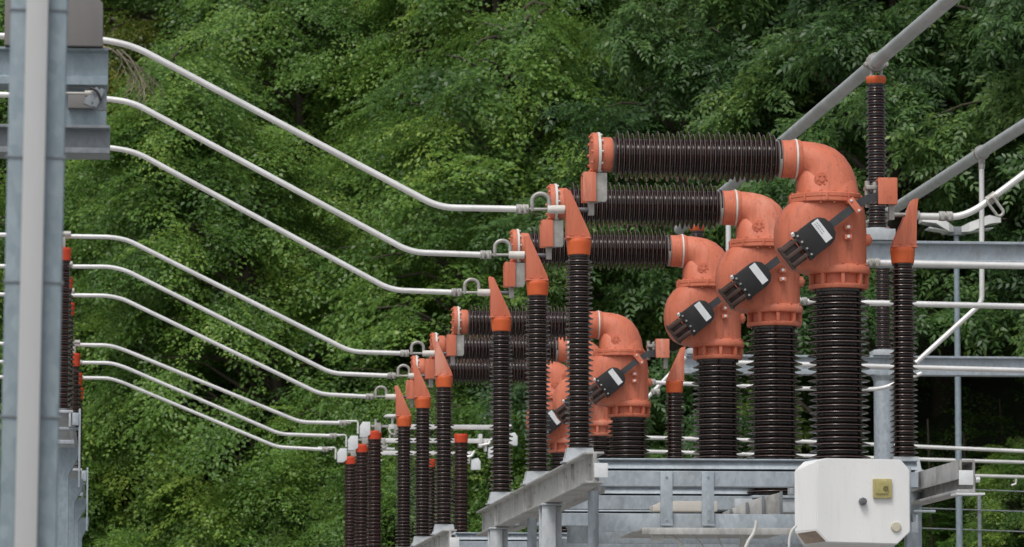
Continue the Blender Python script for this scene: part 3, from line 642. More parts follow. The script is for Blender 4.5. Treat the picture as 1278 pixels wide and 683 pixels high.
rtube('tube_conductor', 'short white tube that kinks up beside the grey column', ROW2[1], [(806, 477), (1000, 485), (1090, 486), (1104, 484), (1150, 466)], 3.9, [(812, 477)], None, None, 14)
rtube('tube_conductor', 'upper white tube of the rearmost pair crossing low behind the breakers', ROW3[1], [(790, 546), (1000, 551), (1340, 566)], 4.4)
rtube('tube_conductor', 'lower white tube of the rearmost pair crossing low behind the breakers', ROW3[2], [(790, 563), (1000, 569), (1340, 579)], 4.4)
def small_hook(t, P):
    b = MB(); b.tube([P(1262, 594), P(1268, 596), P(1268, 604), P(1262, 606)], q(2.6), 8, bend=q(4)); b.build('earthing_hook', 'white_pipe', t)
rtube('tube_conductor', 'short low white tube with a small hook at the right edge', 2.0, [(1100, 591), (1220, 594), (1340, 597)], 4.6, (), None, small_hook)
def drop_clamp(t, P):
    c = P(1225, 200); b = MB(); z = zb-t.location.z
    b.lathe([(q(10.5), -q(6)), (q(13.5), -q(6)), (q(13.5), q(6)), (q(10.5), q(6))], (T2.x-t.location.x, 0, z), 'Y', 20)
    b.box(Vector((T2.x-t.location.x, 0, z-q(16))), (q(11), q(10), q(9)), bev=q(1)); b.box(Vector((T2.x-t.location.x, 0, z-q(25))), (q(10), q(9), q(9)), bev=q(1)); b.build('bus_clamp', 'alu', t)
rtube('dropper_tube', 'thin white dropper hanging from the lower bus tube and bending left', 1.42, [(1225, 203), (1225.5, 378), (1143, 453)], 4.6, (), None, drop_clamp, 14)
rtube('dropper_tube', 'short white dropper between the front and middle breaker elbows', 1.52, [(909, 268), (909, 330), (905, 402)], 5)
rtube('dropper_tube', 'white crossing tube with a clamp beside the slim rear horn post', 1.6, [(856, 446), (800, 505), (784, 512)], 4, [(818, 489)])

# ------------------------------------------------------------------ rear disconnectors
GD = 'red capped brown posts of the rear switches'
rp0 = make_post('switch_insulator', 'right and tallest red capped post of the three at the left of the rear switches', 705, 560, 558, 298, 279, False, GD, 'red_cap', False, False, 'porcelain', 13, 18, 17, 7.5)
X3 = W(705, 560).x; zt3 = W(463, 538, ROW3[0]).z
rp0.location = (X3, DY*ROW3[0], zt3-q(560-279))
labs = ['middle red capped post of the three at the left of the rear switches', 'left and lowest red capped post of the three at the left of the rear switches']
for k, lb in zip(ROW3[1:], labs): dup(rp0, (X3, DY*k, zt3-q(281)), lb)
X4 = W(892, 560).x
for k, lb in zip(ROW3, ['single red capped post seen right of the three rear horn posts', 'red capped post hidden behind the rear horn posts', 'farthest red capped post behind the rear horn posts']): dup(rp0, (X4, DY*k, zt3-q(287)), lb)
GA = 'white switch arms of the rear disconnectors'
def arm(label, k, wide):
    t = thing('disconnect_switch', label, 'switch', (X3, DY*k, zt3), GA)
    zb_ = q(9)
    b = MB(); b.span((q(30), -.03, q(4)), (q(290), .03, q(14)), bev=.004); b.build('blade', 'white_pipe', t)
    b = MB(); b.prism([(-q(32), -q(14)), (-q(32), q(10)), (-q(26), q(19)), (-q(10), q(19)), (-q(10), -q(8)), (-q(18), -q(14))], -.05, .05); b.build('jaw_plate', 'label', t)
    b = MB(); b.tube([(-q(78), 0, q(21)), (-q(36), 0, q(21)), (-q(36), 0, -q(6))], q(2), 8, bend=q(5)); b.build('jumper', 'white_pipe', t)
    b = MB(); b.box((q(20), 0, q(10)), (q(70), .05, q(5))); b.box((q(6), 0, q(6)), (q(14), .1, q(22))); b.box((q(46), 0, q(4)), (q(10), .1, q(18))); b.cyl((q(2), 0, -q(2)), (q(2), 0, q(26)), q(3), seg=8); b.cyl((q(62), 0, q(2)), (q(62), 0, q(22)), q(2.4), seg=8); b.tube([(q(28), 0, q(12)), (q(34), -.05, -q(8)), (q(52), -.05, -q(8)), (q(58), 0, q(2))], q(2.6), 8, bend=q(6)); b.build('hinge', 'alu', t)
    b = MB(); b.box((q(56), -.02, -q(10)), (q(34), .05, q(5))); b.build('counter_bar', 'white_pipe', t)
    if wide:
        b = MB(); b.lathe([(.003, q(36)), (q(14), q(35.5)), (q(19), q(32)), (q(19), q(30)), (q(12), q(28))], (q(38), 0, 0), seg=24); b.cyl((q(38), 0, q(10)), (q(38), 0, q(30)), q(2.5), seg=8); b.build('rain_cap', 'white_pipe', t)
    b = MB(); b.box((q(266), 0, q(9)), (q(8), .14, q(30))); b.box((q(278), 0, q(-2)), (q(6), .1, q(26))); b.tube([(q(262), -.06, q(-2)), (q(284), -.06, q(2)), (q(292), -.06, q(14))], q(3), 8); b.build('far_contact', 'white_pipe', t)
    b = MB(); b.prism([(q(284), -q(30)), (q(284), -q(6)), (q(300), -q(2)), (q(306), -q(10)), (q(306), -q(30))], -.05, .05); b.build('far_jaw_plate', 'label', t)
for k, lb, w in zip(ROW3, ['upper white switch arm with a round rain cap', 'middle white switch arm of the rear switches', 'lowest white switch arm of the rear switches'], (True, False, False)): arm(lb, k, w)
# the steel below the rear switches
t = thing('breaker_support', 'low galvanised frame carrying the rear red capped posts', 'steel support', (X3, DY*ROW3[0], 0)); zb3 = zt3-q(287)-.003
for dx in (0, X4-X3):
    MB().span((dx-.08, -.4, zb3-.16), (dx+.08, 4.4, zb3)).build('side_beam', 'galv', t)
    for yy in (.4, 3.6): MB().span((dx-.07, yy-.07, 0), (dx+.07, yy+.07, zb3-.161)).build('column', 'galv_light', t)

# ------------------------------------------------------------------ insulators behind the big column, left
GE = 'brown insulators with red caps beside the thick column'
def side_post(label, k, px, ycap, yb):
    t = make_post('post_insulator', label, 500, 500, 498, 500-(yb-ycap-16)*k, 500-(yb-ycap)*k, False, GE, 'red_cap', False, False, 'porcelain', 12, 17, 16, 9)
    t.location = W(px, yb, k)
    b = MB(); z = q((yb-ycap)*k); b.box((q(2), 0, z+q(9)), (q(6), .05, q(18))); b.cyl((-q(10), 0, z+q(24)), (q(14), 0, z+q(24)), q(6), seg=12); b.build('tube_holder', 'alu', t); return t
for lb, k, px, yc, yb in [('red capped brown insulator just right of the thick column, highest of its cluster', ROW2[0], 76, 314, 512), ('brown insulator half hidden behind the thick column, second of the upper cluster', ROW2[1], 79, 350, 528), ('brown insulator behind the thick column, third of the upper cluster', ROW2[2], 82, 382, 543),
                          ('bright red capped insulator beside the thick column, topmost of the lower cluster', ROW3[0], 90, 445, 584), ('red capped insulator beside the thick column, middle of the lower cluster', ROW3[1], 93, 469, 596), ('red capped insulator beside the thick column, lowest of the lower cluster', ROW3[2], 95, 487, 604)]:
    side_post(lb, k, px, yc, yb)
def stand(label, ka, kb_, px, py):
    o = W(px, py, ka); t = thing('support_stand', label, 'stand', (o.x, o.y, 0), 'steel stands behind the thick column'); z = o.z-.004; Ln = DY*(kb_-ka)
    b = MB(); b.span((-.11, -.25, z-.02), (.09, Ln+.25, z)); b.span((.06, -.25, z-.12), (.075, Ln+.25, z-.021)); b.build('deck', 'galv_light', t)
    b = MB(); b.span((.085, -.26, z-.11), (.13, -.2, z-.02)); b.span((.13, -.25, z-.55), (.145, -.19, z+.01)); b.span((-.1, -.22, z-.14), (.13, -.16, z-.12)); b.span((-.1, -.2, z-.24), (.1, -.14, z-.21)); b.build('bracket', 'galv', t)
    for yy in (.05, Ln-.05):
        b = MB(); b.rings([[(-.13, yy-.1, zz+e), (w, yy-.1, zz+e), (w, yy+.1, zz+e), (-.13, yy+.1, zz+e)] for zz, w, e in ((0, .06, 0), (z-.45, .06, 0), (z-.34, .12, 0), (z-.255, .13, 0))]); b.build('column', 'galv_blue', t)
stand('grey steel stand with bracket showing right of the thick column, upper one', ROW2[0], ROW2[2], 76, 514)
stand('grey steel stand with bracket showing right of the thick column, lower one', ROW3[0], ROW3[2], 90, 586)

# ------------------------------------------------------------------ foreground column and arm, left
kf = .45; o = W(41.5, 341, kf); sF = S1/kf
t = thing('steel_column', 'thick blurred blue grey steel column at the left edge, nearest thing in view', 'column', (o.x-o.z*.0105, o.y, 0)); t.rotation_euler = (0, .0105, 0)
w = 34.5/sF; zt = o.z+2.2
b = MB(); b.span((-w, 0, 0), (w, .012, zt)); b.span((-.005, .013, 0), (.005, .107, zt)); b.span((-w, .108, 0), (w, .12, zt)); b.box((0, .06, .012), (.34, .34, .024)); b.build('profile', 'galv_blue', t)
cd = MB(); cd.span((-15.5/sF, -.036, .06), (12/sF, -.0005, zt-.05), bev=.007); cd = cd.build('conduit', 'conduit', t)
for py in (12, 196, 352, 520):
    z = W(41.5, py, kf).z; b = MB(); b.span((-w-.002, -.004, z-.0015), (-16/sF, -.001, z+.0015), bev=0); b.span((12.6/sF, -.004, z-.0015), (w+.002, -.001, z+.0015), bev=0); b.span((-w-.004, -.004, z-.004), (-w-.0015, .014, z+.004), bev=0); b.span((w+.0015, -.004, z-.004), (w+.004, .014, z+.004), bev=0)
    b.build('strap', 'galv_dull', t)
ka = .74; sA = S1/ka; o = W(66, 190, ka)
t = thing('gantry_crossbar', 'pair of horizontal galvanised channels behind the thick column', 'crossarm', o)
X = lambda px: (px-66)/sA
Z = lambda py: (190-py)/sA
b = MB(); b.prof_x([(0, Z(63)), (.16, Z(63)), (.16, Z(66)), (.012, Z(67)), (.012, Z(95)), (.0, Z(98)), (-.03, Z(98)), (-.03, Z(108)), (.17, Z(108)), (.17, Z(111)), (-.034, Z(111)), (-.034, Z(112))][:0] or [(-.03, Z(62)), (.14, Z(62)), (.14, Z(65)), (.012, Z(65)), (.012, Z(100)), (.14, Z(100)), (.14, Z(108)), (-.03, Z(108)), (-.03, Z(98)), (0, Z(96)), (0, Z(67)), (-.03, Z(65))], X(-120), X(132.5)); b.build('upper_channel', 'galv_blue', t)
b = MB(); b.prof_x([(-.05, Z(158)), (.14, Z(158)), (.14, Z(161)), (.012, Z(161)), (.012, Z(187)), (.14, Z(187)), (.14, Z(193)), (-.05, Z(193)), (-.05, Z(186)), (0, Z(184)), (0, Z(163)), (-.05, Z(162))], X(-120), X(135.5)); b.build('lower_channel', 'galv_dull', t)
b = MB(); b.span((X(20), .02, Z(110)), (X(131), .035, Z(157))); b.build('joint_plate', 'galv_blue', t)
b = MB(); b.span((X(84), -.02, Z(118)), (X(118), .018, Z(136)), bev=.002); b.build('dark_plate', 'cover', t)
# gantry leg so that the arm stands on something
MB().span((X(-60), .15, -o.z), (X(-20), .3, Z(30))).build('leg', 'galv_blue', t)
b = MB(); b.prism([(X(6), Z(61)), (X(6), Z(-40)), (X(104), Z(-40)), (X(104), Z(-12)), (X(125.5), Z(8)), (X(125.5), Z(61))], -.06, .14); o2 = b.build('cover_box', 'cover', None, o.copy()); tag(o2, 'dark grey brown cover box standing on the steel arm at the top left', 'cover')
t = thing('cable_clamp', 'grey cable clamp with short rod on the steel arm left of the second tube', 'clamp', W(112, 124, ka*.985))
s = 1/sA
b = MB(); b.prism([(-2*s, 4*s), (8*s, 14*s), (18*s, 5*s), (20*s, -14*s), (12*s, -15*s), (-8*s, -6*s)], -.03, .0); b.box((11*s, -.035, 0), (6*s, .012, 24*s), Matrix.Rotation(R(25), 3, 'Y'), bev=.002); b.bolts((4*s, -.03, -4*s), 0, 1, 'Y', 2*s, -.01); b.build('jaw', 'galv_dull', t)
b = MB(); b.cyl((-34*s, -.02, 6*s), (0, -.02, 6*s), 1.8*s, seg=10); b.cyl((-6*s, -.02, 6*s), (4*s, -.02, 6*s), 4*s, seg=12); b.build('rod', 'alu', t)
b = MB(); b.tube([(1*s, -.04, 12*s), (9*s, -.045, 8*s), (14*s, -.045, -4*s)], 1.6*s, 8, bend=5*s); b.build('bolt_loop', 'black', t)

# ------------------------------------------------------------------ hill
def y0h(x): return 53-1.25*np.clip(x, 0, 13)
def hz(x, y):
    d = np.maximum(0, y-y0h(x)); s = .74*d*d/(d+1.2)
    s = np.where(s > 16, 16+6*np.tanh((s-16)/8), s)
    return s+np.where(d > 0, .25*np.sin(x*1.3+y*.7)+.18*np.sin(x*2.9-y*1.7), 0)*np.minimum(1, d/3)-.3*np.exp(-d)
xs = np.linspace(-60, 60, 161); ys = np.linspace(34, 150, 140)
gx, gy = np.meshgrid(xs, ys); gz = hz(gx, gy)-.02
me = bpy.data.meshes.new('hillside'); nx = len(xs)
me.from_pydata(np.stack([gx, gy, gz], -1).reshape(-1, 3).tolist(), [], [(j*nx+i, j*nx+i+1, (j+1)*nx+i+1, (j+1)*nx+i) for j in range(len(ys)-1) for i in range(nx-1)])
me.materials.append(M['soil']); me.polygons.foreach_set('use_smooth', [True]*len(me.polygons))
struct(bpy.data.objects.new('hillside', me)); COL.objects.link(bpy.data.objects['hillside'])
MB()._add([(-900, -900, 0), (900, -900, 0), (900, 900, 0), (-900, 900, 0)], [(0, 1, 2, 3)]).build('ground', 'gravel'); struct(bpy.data.objects['ground'])

# ------------------------------------------------------------------ foliage
def leaves(base, d, n, L, Wd, fold=.18):
    """(N,4,3) folded leaf quads."""
    s = np.cross(d, n); s /= np.linalg.norm(s, axis=1, keepdims=True)+1e-9; nn = np.cross(s, d)
    L = L[:, None]; Wd = Wd[:, None]
    mid = base+d*L*.45+nn*Wd*fold
    tip = base+d*L-nn*L*.12
    return np.stack([base, mid+s*Wd/2, tip, mid-s*Wd/2], 1)
def nrm(v): return v/(np.linalg.norm(v, axis=-1, keepdims=True)+1e-9)
def spray_fine(g, length=.95):
    """A flat hornbeam spray in the x-y plane growing along +x, with alternate side twigs."""
    B, D, Nn, Ls, Ws = [], [], [], [], []
    nt = 18
    for i in range(nt):
        f = (i+1)/nt; x = f*length; droop = -.16*f*f*length
        side = 1 if i % 2 else -1; tl = .46*(1-.62*f)*g.uniform(.7, 1.2); ang = side*g.uniform(.75, 1.05)
        td = np.array([math.cos(ang), math.sin(ang), g.normal(0, .10)])
        nl = max(3, int(tl/.034))
        for j in range(nl):
            p = np.array([x, g.normal(0, .02), droop+g.normal(0, .015)])+td*tl*(j+.6)/nl+np.array([0, 0, -.10*((j+1)/nl)**2*tl])
            la = ang+(1 if j % 2 else -1)*g.uniform(.5, .95) if j < nl-1 else ang
            B.append(p); D.append([math.cos(la), math.sin(la), g.normal(-.15, .25)]); Nn.append([g.normal(.1, .5), g.normal(0, .5), 1]); Ls.append(g.uniform(.043, .071)); Ws.append(Ls[-1]*g.uniform(.55, .7))
    return leaves(np.array(B), nrm(np.array(D)), nrm(np.array(Nn)), np.array(Ls), np.array(Ws))
def pinnate(g, length=.36, npair=5, lf=.088):
    """One pinnate leaf along +x arching down."""
    B, D, Nn, Ls, Ws = [], [], [], [], []
    for i in range(npair):
        f = (i+1.2)/(npair+.6); x = f*length; z = -.30*f*f*length
        for sd in (-1, 1):
            an = sd*g.uniform(.95, 1.2)*(1-.25*f)
            B.append([x, 0, z]); D.append([math.cos(an), math.sin(an), -.2+g.normal(0, .2)]); Nn.append([g.normal(0, .3), g.normal(-sd*.1, .3), 1]); l = lf*(1-.35*abs(f-.45))*g.uniform(.85, 1.1); Ls.append(l); Ws.append(l*.42)
    B.append([length, 0, -.3*length]); D.append([.9, 0, -.5]); Nn.append([0, 0, 1]); Ls.append(lf); Ws.append(lf*.42)
    return leaves(np.array(B), nrm(np.array(D)), nrm(np.array(Nn)), np.array(Ls), np.array(Ws))
def rotz(a): return np.array([[math.cos(a), -math.sin(a), 0], [math.sin(a), math.cos(a), 0], [0, 0, 1]])
def roty(a): return np.array([[math.cos(a), 0, math.sin(a)], [0, 1, 0], [-math.sin(a), 0, math.cos(a)]])
def rotx(a): return np.array([[1, 0, 0], [0, math.cos(a), -math.sin(a)], [0, math.sin(a), math.cos(a)]])
def spray_pinnate(g):
    out = []
    for i in range(14):
        lf = pinnate(g, g.uniform(.24, .36)); a = g.uniform(-2.0, 2.0)
        out.append(lf @ (rotz(a) @ roty(g.uniform(-.45, .55)) @ rotx(g.normal(0, .45))).T+np.array([.6*(i/14.0), 0, -.05*i/14]))
    return np.concatenate(out)
def leafmesh(name, V, tone, mat):
    n = len(V); me = bpy.data.meshes.new(name)
    me.vertices.add(n*4); me.vertices.foreach_set('co', V.reshape(-1).astype(np.float32))
    me.loops.add(n*4); me.loops.foreach_set('vertex_index', np.arange(n*4, dtype=np.int32))
    me.polygons.add(n); me.polygons.foreach_set('loop_start', np.arange(0, n*4, 4, dtype=np.int32))
    a = me.attributes.new('tone', 'FLOAT', 'POINT'); a.data.foreach_set('value', np.repeat(tone, 4).astype(np.float32))
    me.update(calc_edges=True); me.materials.append(mat); return me
G = np.random.default_rng(21)
FINE = [spray_fine(G) for _ in range(6)]
PINN = [spray_pinnate(G) for _ in range(6)]
def tree_meshes(seed, kind, H=8.0, RM=2.25, npad=165, per=8, leafm='leaf_a', low=.04):
    g = np.random.default_rng(seed); tpl = FINE if kind == 'fine' else PINN
    wood = MB(); lean = g.normal(0, .25, 2)
    def trunk(z): f = z/H; return Vector((lean[0]*f*f*2+.12*math.sin(f*5+seed), lean[1]*f*f*2+.1*math.sin(f*4), z))
    zs = np.linspace(-.5, H*.93, 9); wood.tube([trunk(z) for z in zs], [max(.015, .15*(1-z/H*.93)+.012) for z in zs], 8)
    Vs, Ts = [], []
    for i in range(npad):
        f = (i+.5)/npad; z = H*(low+(.99-low)*f**.92)+g.normal(0, .15)
        ff = min(1, max(0, z/H)); prof = (math.sin(math.pi*(.18+.80*ff)**.9))**.75 if ff < .985 else .15
        ph = i*2.39996+g.normal(0, .35); rho = RM*max(.12, prof)*(g.uniform(.82, 1.12) if g.random() < .72 else g.uniform(.35, .8))
        c = trunk(z); pc = Vector((c.x+rho*math.cos(ph), c.y+rho*math.sin(ph), z+g.normal(0, .12)-.10*rho))
        s0 = trunk(max(.4, z-rho*g.uniform(.35, .7))); mid = s0.lerp(pc, .55)+Vector((0, 0, .18*rho))
        wood.tube([s0, s0.lerp(mid, .5)+Vector((0, 0, .05)), mid, mid.lerp(pc, .6)+Vector((0, 0, .03)), pc], [.032, .026, .018, .012, .006], 5)
        padtone = g.normal(.42, .15)+(.22 if g.random() < .14 else 0); pr_ = g.uniform(.35, .75); tilt = g.normal(.50, .18)
        for j in range(int(per*g.uniform(.7, 1.3))):
            u = g.uniform(-1, 1); a = ph+u*1.15; rr = pr_*g.uniform(0, 1)
            off = np.array([rr*math.cos(a)-.45*math.cos(a), rr*math.sin(a)-.45*math.sin(a), -.30*rr+g.normal(0, .10)])
            Rm = rotz(a+g.normal(0, .25)) @ roty(tilt+g.normal(0, .15)) @ rotx(g.normal(0, .25)); s = g.uniform(.75, 1.12)
            V = tpl[g.integers(len(tpl))]*s @ Rm.T+off+np.array(pc)
            Vs.append(V); Ts.append(padtone+g.normal(0, .05)+g.normal(0, .15, len(V)))
    V = np.concatenate(Vs); T = np.clip(np.concatenate(Ts), 0, 1)
    bmesh.ops.recalc_face_normals(wood.bm, faces=wood.bm.faces[:])
    wm = bpy.data.meshes.new('trunk'); wood.bm.to_mesh(wm); wood.bm.free(); wm.materials.append(M['bark']); wm.polygons.foreach_set('use_smooth', [True]*len(wm.polygons))
    return wm, leafmesh('crown', V, T, M[leafm])
VAR = {'f1': tree_meshes(1, 'fine'), 'f2': tree_meshes(2, 'fine', 7.6, 2.45, 180), 'f3': tree_meshes(3, 'fine', 8.6, 2.2, 180),
       'p1': tree_meshes(4, 'pinnate', 8.2, 2.2, 66, 15, 'leaf_b'), 'p2': tree_meshes(5, 'pinnate', 7.6, 2.0, 60, 15, 'leaf_b'), 'p3': tree_meshes(8, 'pinnate', 8.4, 2.3, 52, 15, 'leaf_b', .42), 'p4': tree_meshes(9, 'pinnate', 7.9, 2.1, 48, 15, 'leaf_b', .42), 'y1': tree_meshes(6, 'fine', 7.4, 2.0, 100, 8, 'leaf_y')}
def tree(name, label, v, x, d, rz, s=1.0, group='trees on the wooded slope'):
    y = float(y0h(np.array(x)))+d; z = float(hz(np.array(x), np.array(y)))
    t = thing(name, label, 'tree', (x, y, z-.15), group); t.rotation_euler = (0, 0, rz); t.scale = (s, s, s)
    for nm, me in zip(('trunk', 'crown'), VAR[v]):
        o = bpy.data.objects.new(nm, me); COL.objects.link(o); o.parent = t
for a in [
    ('broadleaf_tree', 'leafy tree at the far left, seen around the thick column', 'f1', -2.0, 1.8, .3, 1.0),
    ('broadleaf_tree', 'leafy tree behind the sloping ends of the left tubes, right of the thick column', 'f2', .2, 3.0, 2.1, 1.02),
    ('broadleaf_tree', 'dense leafy tree behind the long slopes of the upper white tubes', 'f3', 2.3, 2.2, 4.0, 1.0),
    ('broadleaf_tree', 'dense leafy tree behind the left horn posts, left of the largest porcelain arm', 'f1', 4.4, 3.2, 5.2, 1.06),
    ('ash_tree', 'tree with feathery leaves behind the front porcelain arms', 'p1', 6.4, 3.6, 1.0, 1.04),
    ('ash_tree', 'tree with feathery leaves behind the upper bus tube', 'p4', 8.3, 4.2, 2.7, 1.1),
    ('ash_tree', 'tree with feathery leaves right of the tall bus insulator', 'p3', 10.2, 4.4, 4.4, 1.08),
    ('ash_tree', 'tree with feathery leaves at the right edge above the lamp', 'p4', 12.4, 4.2, .2, 1.1),
    ('yellowing_tree', 'yellowish tree high on the slope above the uppermost white tube', 'y1', .1, 7.8, .8, .95),
    ('broadleaf_tree', 'tree higher on the slope above the thick column', 'f2', -2.4, 7.4, 3.3, 1.0),
    ('broadleaf_tree', 'tree higher on the slope at the top centre left', 'f1', 2.6, 7.2, 1.4, 1.0),
    ('broadleaf_tree', 'tree higher on the slope at the top centre', 'f3', 4.9, 7.6, 2.5, 1.0),
    ('ash_tree', 'higher feathery tree at the top above the largest porcelain arm', 'p2', 7.2, 8.0, 3.9, 1.1),
    ('ash_tree', 'higher feathery tree at the top between the two bus tubes', 'p3', 9.4, 7.8, 5.3, 1.1),
    ('ash_tree', 'higher feathery tree in the top right corner', 'p4', 11.8, 8.2, 1.9, 1.1),
    ('broadleaf_tree', 'uppermost tree far up the slope at the left', 'f3', -1.0, 12.2, 5.0, 1.1),
    ('broadleaf_tree', 'uppermost tree far up the slope behind the yellowish tree', 'f2', 1.8, 12.6, .6, 1.1),
    ('broadleaf_tree', 'uppermost tree far up the slope at the centre', 'f1', 4.6, 12.4, 3.6, 1.1),
    ('broadleaf_tree', 'uppermost tree far up the slope behind the upper bus tube', 'f3', 7.6, 12.8, 2.2, 1.1),
    ('broadleaf_tree', 'uppermost tree far up the slope at the right', 'f2', 10.8, 13.0, 4.6, 1.1)]:
    tree(*a)
for a in [
    ('shrub', 'leafy shrub at the foot of the slope beside the lower end of the thick column', 'f2', -.9, -.4, 1.1, .66), ('shrub', 'leafy shrub low at the left below the lowest white tubes', 'f1', .3, .4, 2.6, .74),
    ('shrub', 'leafy shrub low under the middle of the lowest white tubes', 'f3', 1.5, .2, .4, .66), ('shrub', 'leafy shrub just left of the rear red capped posts', 'f2', 2.5, .6, 5.0, .7),
    ('shrub', 'leafy shrub behind the rear red capped posts', 'f1', 3.6, .4, 3.0, .72), ('shrub', 'leafy shrub behind the far end of the pale sloping beam', 'f3', 4.7, .5, 1.9, .7),
    ('shrub', 'low bright shrub right of the control box, between it and the lamp pole', 'f1', 8.4, 3.3, 2.2, .33), ('shrub', 'low bright shrub behind the fence wires right of the lamp pole', 'f2', 9.5, 3.5, 4.2, .34), ('shrub', 'low bright shrub in the bottom right corner behind the fence wires', 'f3', 10.5, 3.4, .9, .34)]:
    tree(*a, group='shrubs at the foot of the slope')
# ground cover on the slope
Vs, Ts = [], []
for i in range(1900):
    x = G.uniform(-3.5, 14); y = float(y0h(np.array(x)))+G.uniform(.2, 14); z = float(hz(np.array(x), np.array(y)))
    V = FINE[G.integers(6)]*G.uniform(.6, 1) @ (rotz(G.uniform(-3.1, 3.1)) @ roty(G.normal(-.3, .35))).T+np.array([x, y, z+G.uniform(.1, .7)]); Vs.append(V); Ts.append(G.normal(.4, .12)+G.normal(0, .1, len(V)))
o = bpy.data.objects.new('ground_cover', leafmesh('ground_cover', np.concatenate(Vs), np.clip(np.concatenate(Ts), 0, 1), M['leaf_a'])); COL.objects.link(o); o['kind'] = 'stuff'
# ferns and bushes low at the right
def fern_mesh(seed):
    g = np.random.default_rng(seed); Vs, Ts = [], []
    for i in range(34):
        V = pinnate(g, g.uniform(.4, .65), 13, .1); a = g.uniform(0, 6.28); up = g.uniform(-.75, .05); h = g.uniform(0, .7)
        Vs.append(V @ (rotz(a) @ roty(up)).T+np.array([g.normal(0, .28), g.normal(0, .28), h])); Ts.append(g.normal(.5, .14)+g.normal(0, .08, len(V)))
    return leafmesh('fronds', np.concatenate(Vs), np.clip(np.concatenate(Ts), 0, 1), M['leaf_f'])
FM = [fern_mesh(31), fern_mesh(32)]
for i, (px, py, k, sc, lb) in enumerate([(1160, 640, 2.06, 1.0, 'bright fern clump right of the control box, behind the rear tubes'), (1205, 655, 2.1, .9, 'bright fern clump just right of the thin lamp pole'), (1250, 620, 2.16, 1.05, 'bright fern clump at the right edge behind the short hooked tube'),
                                          (1235, 690, 2.03, .9, 'low fern clump behind the thin fence post'), (1275, 670, 2.1, .9, 'low fern clump in the bottom right corner'), (1120, 590, 2.2, .9, 'fern clump behind the brown right horn post')]):
    p = W(px, py, k); z = float(hz(np.array(p.x), np.array(p.y))); f = thing('fern', lb, 'fern', (p.x, p.y, min(z, p.z-.1)), 'ferns at the foot of the slope')
    b = MB(); hgt = max(.2, p.z-min(z, p.z-.1)); b.tube([(0, 0, -.1), (.05, 0, hgt*.5), (0, .05, hgt+1.0)], [.03, .022, .01], 6); b.build('stem', 'bark', f)
    o = bpy.data.objects.new('fronds', FM[i % 2]); COL.objects.link(o); o.parent = f; o.location = (0, 0, hgt-.3); o.scale = (sc,)*3; o.rotation_euler = (0, 0, i*1.3)
# dead twigs hanging at the left
g = random.Random(5); o = W(140, 62, 2.2); b = MB()
def twig(p, d, L, r, n):
    pts = [p]
    for i in range(4):
        d = (d+Vector((g.uniform(-.35, .35), g.uniform(-.3, .3), g.uniform(-.4, .15)))).normalized(); pts.append(pts[-1]+d*L/4)
    b.tube(pts, [r, r*.9, r*.75, r*.6, r*.4], 5)
    if n:
        for i in (1, 2, 3, 4):
            twig(pts[i], (d+Vector((g.uniform(-.9, .9), g.uniform(-.4, .4), g.uniform(-.9, .2)))).normalized(), L*g.uniform(.4, .75), r*.6, n-1)
for i in range(3): twig(Vector((i*.05, 0, 0)), Vector((.5+i*.2, 0, -.5)), .5, .011, 2)
b.tube([Vector((0, 0, 0)), Vector((-.6, .6, .25)), Vector((-1.2, 1.8, .3))], [.012, .03, .05], 6)
tag(b.build('dead_branch', 'dead', None, o), 'bare dead branch of thin twigs beside the uppermost white tube', 'branch')

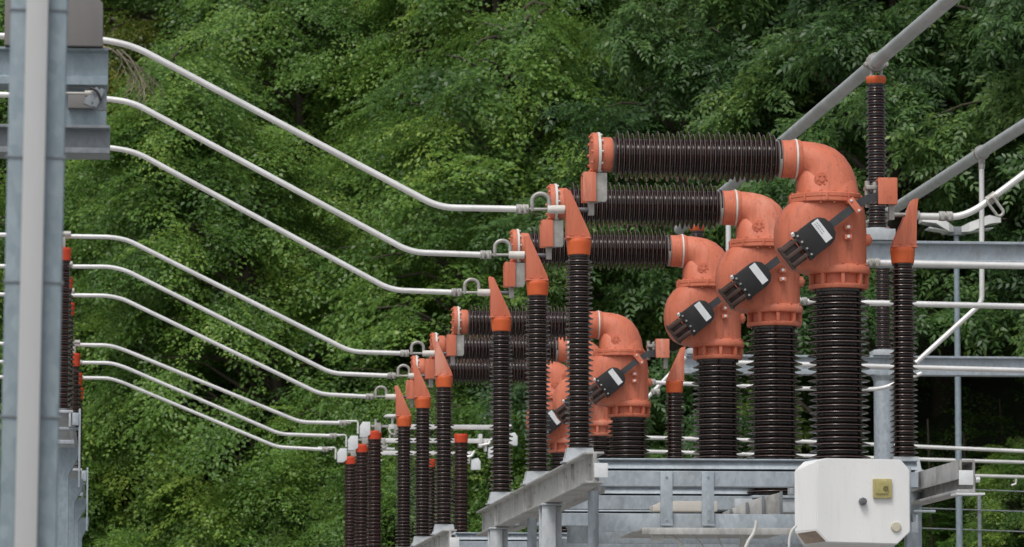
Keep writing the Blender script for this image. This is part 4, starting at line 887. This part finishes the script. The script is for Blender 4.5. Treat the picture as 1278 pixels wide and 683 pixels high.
# ------------------------------------------------------------------ lamp and fence at the right
p = W(1193.5, 290, 1.86); zg = float(hz(np.array(p.x), np.array(p.y))); t = thing('street_lamp', 'slim grey pole with two flat lamp heads behind the right tubes', 'street lamp', (p.x, p.y, zg-.1))
z = p.z-zg+.1; s = 1.86/S1
MB().tube([(0, 0, 0), (0, 0, 1.2), (0, 0, z)], [.042, .038, .026], 18).build('pole', 'galv_blue', t)
b = MB(); b.box((0, 0, z+.01), (.16, .1, .08)); b.build('head_joint', 'galv_dull', t)
for sx in (-1, 1):
    b = MB(); xa = 5*s; xb = (45 if sx < 0 else 54)*s
    b.rings([[(sx*x, -w_, z+h1), (sx*x, w_, z+h1), (sx*x, w_*.8, z+h2), (sx*x, -w_*.8, z+h2)] for x, w_, h1, h2 in ((xa, .08, -.005, .05), (xa+.06, .16, -.01, .08), (xb-.12, .16, .07, .155), (xb, .1, .09, .14))]); hd = b.build('lamp_head', 'lamp', t)
    b = MB(); b.box((sx*(xa+xb)/2, 0, z+.018), ((xb-xa)*.6, .22, .012), Matrix.Rotation(-sx*.15, 3, 'Y')); b.build('lens', 'label', hd)
p = W(1222, 618, 1.88); t = thing('wire_fence', 'thin steel fence post with three strained wires at the lower right', 'fence', (p.x, p.y, 0))
MB().box((0, 0, p.z/2), (.034, .034, p.z)).build('post', 'galv_dull', t)
for py, sl in ((612, 3), (637, 3), (662, 3)):
    a = W(1135, py-sl, 1.88)-Vector((p.x, p.y, 0)); c = W(1420, py+sl*2.2, 1.88)-Vector((p.x, p.y, 0)); a.y = c.y = -.03; MB().cyl(a, c, .006, seg=8).build('wire', 'galv_dull', t)
MB().box((W(1420, 650, 1.88).x-p.x, 0, p.z/2), (.034, .034, p.z)).build('post', 'galv_dull', t)

# ------------------------------------------------------------------ light
w = bpy.data.worlds.new('World'); SC.world = w; w.use_nodes = True; nt = w.node_tree
bg = nt.nodes['Background']; sky = nt.nodes.new('ShaderNodeTexSky'); sky.sky_type = 'NISHITA'; sky.sun_disc = False
EL, AZ = R(58), R(-150)             # sun high, behind the camera to the left
sky.sun_elevation = EL; sky.sun_rotation = AZ; sky.air_density = 1.0; sky.dust_density = 4.0; sky.ozone_density = 1.0
hs = nt.nodes.new('ShaderNodeHueSaturation'); hs.inputs['Saturation'].default_value = .35
nt.links.new(sky.outputs[0], hs.inputs['Color']); nt.links.new(hs.outputs[0], bg.inputs[0]); bg.inputs[1].default_value = .13
sd = bpy.data.lights.new('sun', 'SUN'); so = bpy.data.objects.new('sun', sd); COL.objects.link(so)
sd.energy = 1.3; sd.angle = R(18); sd.color = (1, .97, .92)
dirv = Vector((math.sin(AZ)*math.cos(EL), math.cos(AZ)*math.cos(EL), math.sin(EL)))
so.rotation_euler = dirv.to_track_quat('Z', 'Y').to_euler()
SC.view_settings.view_transform = 'Standard'; SC.view_settings.look = 'None'; SC.view_settings.gamma = 1; SC.view_settings.exposure = .12
SC.cycles.max_bounces = 6; SC.cycles.diffuse_bounces = 3; SC.cycles.transmission_bounces = 3; SC.cycles.use_denoising = True
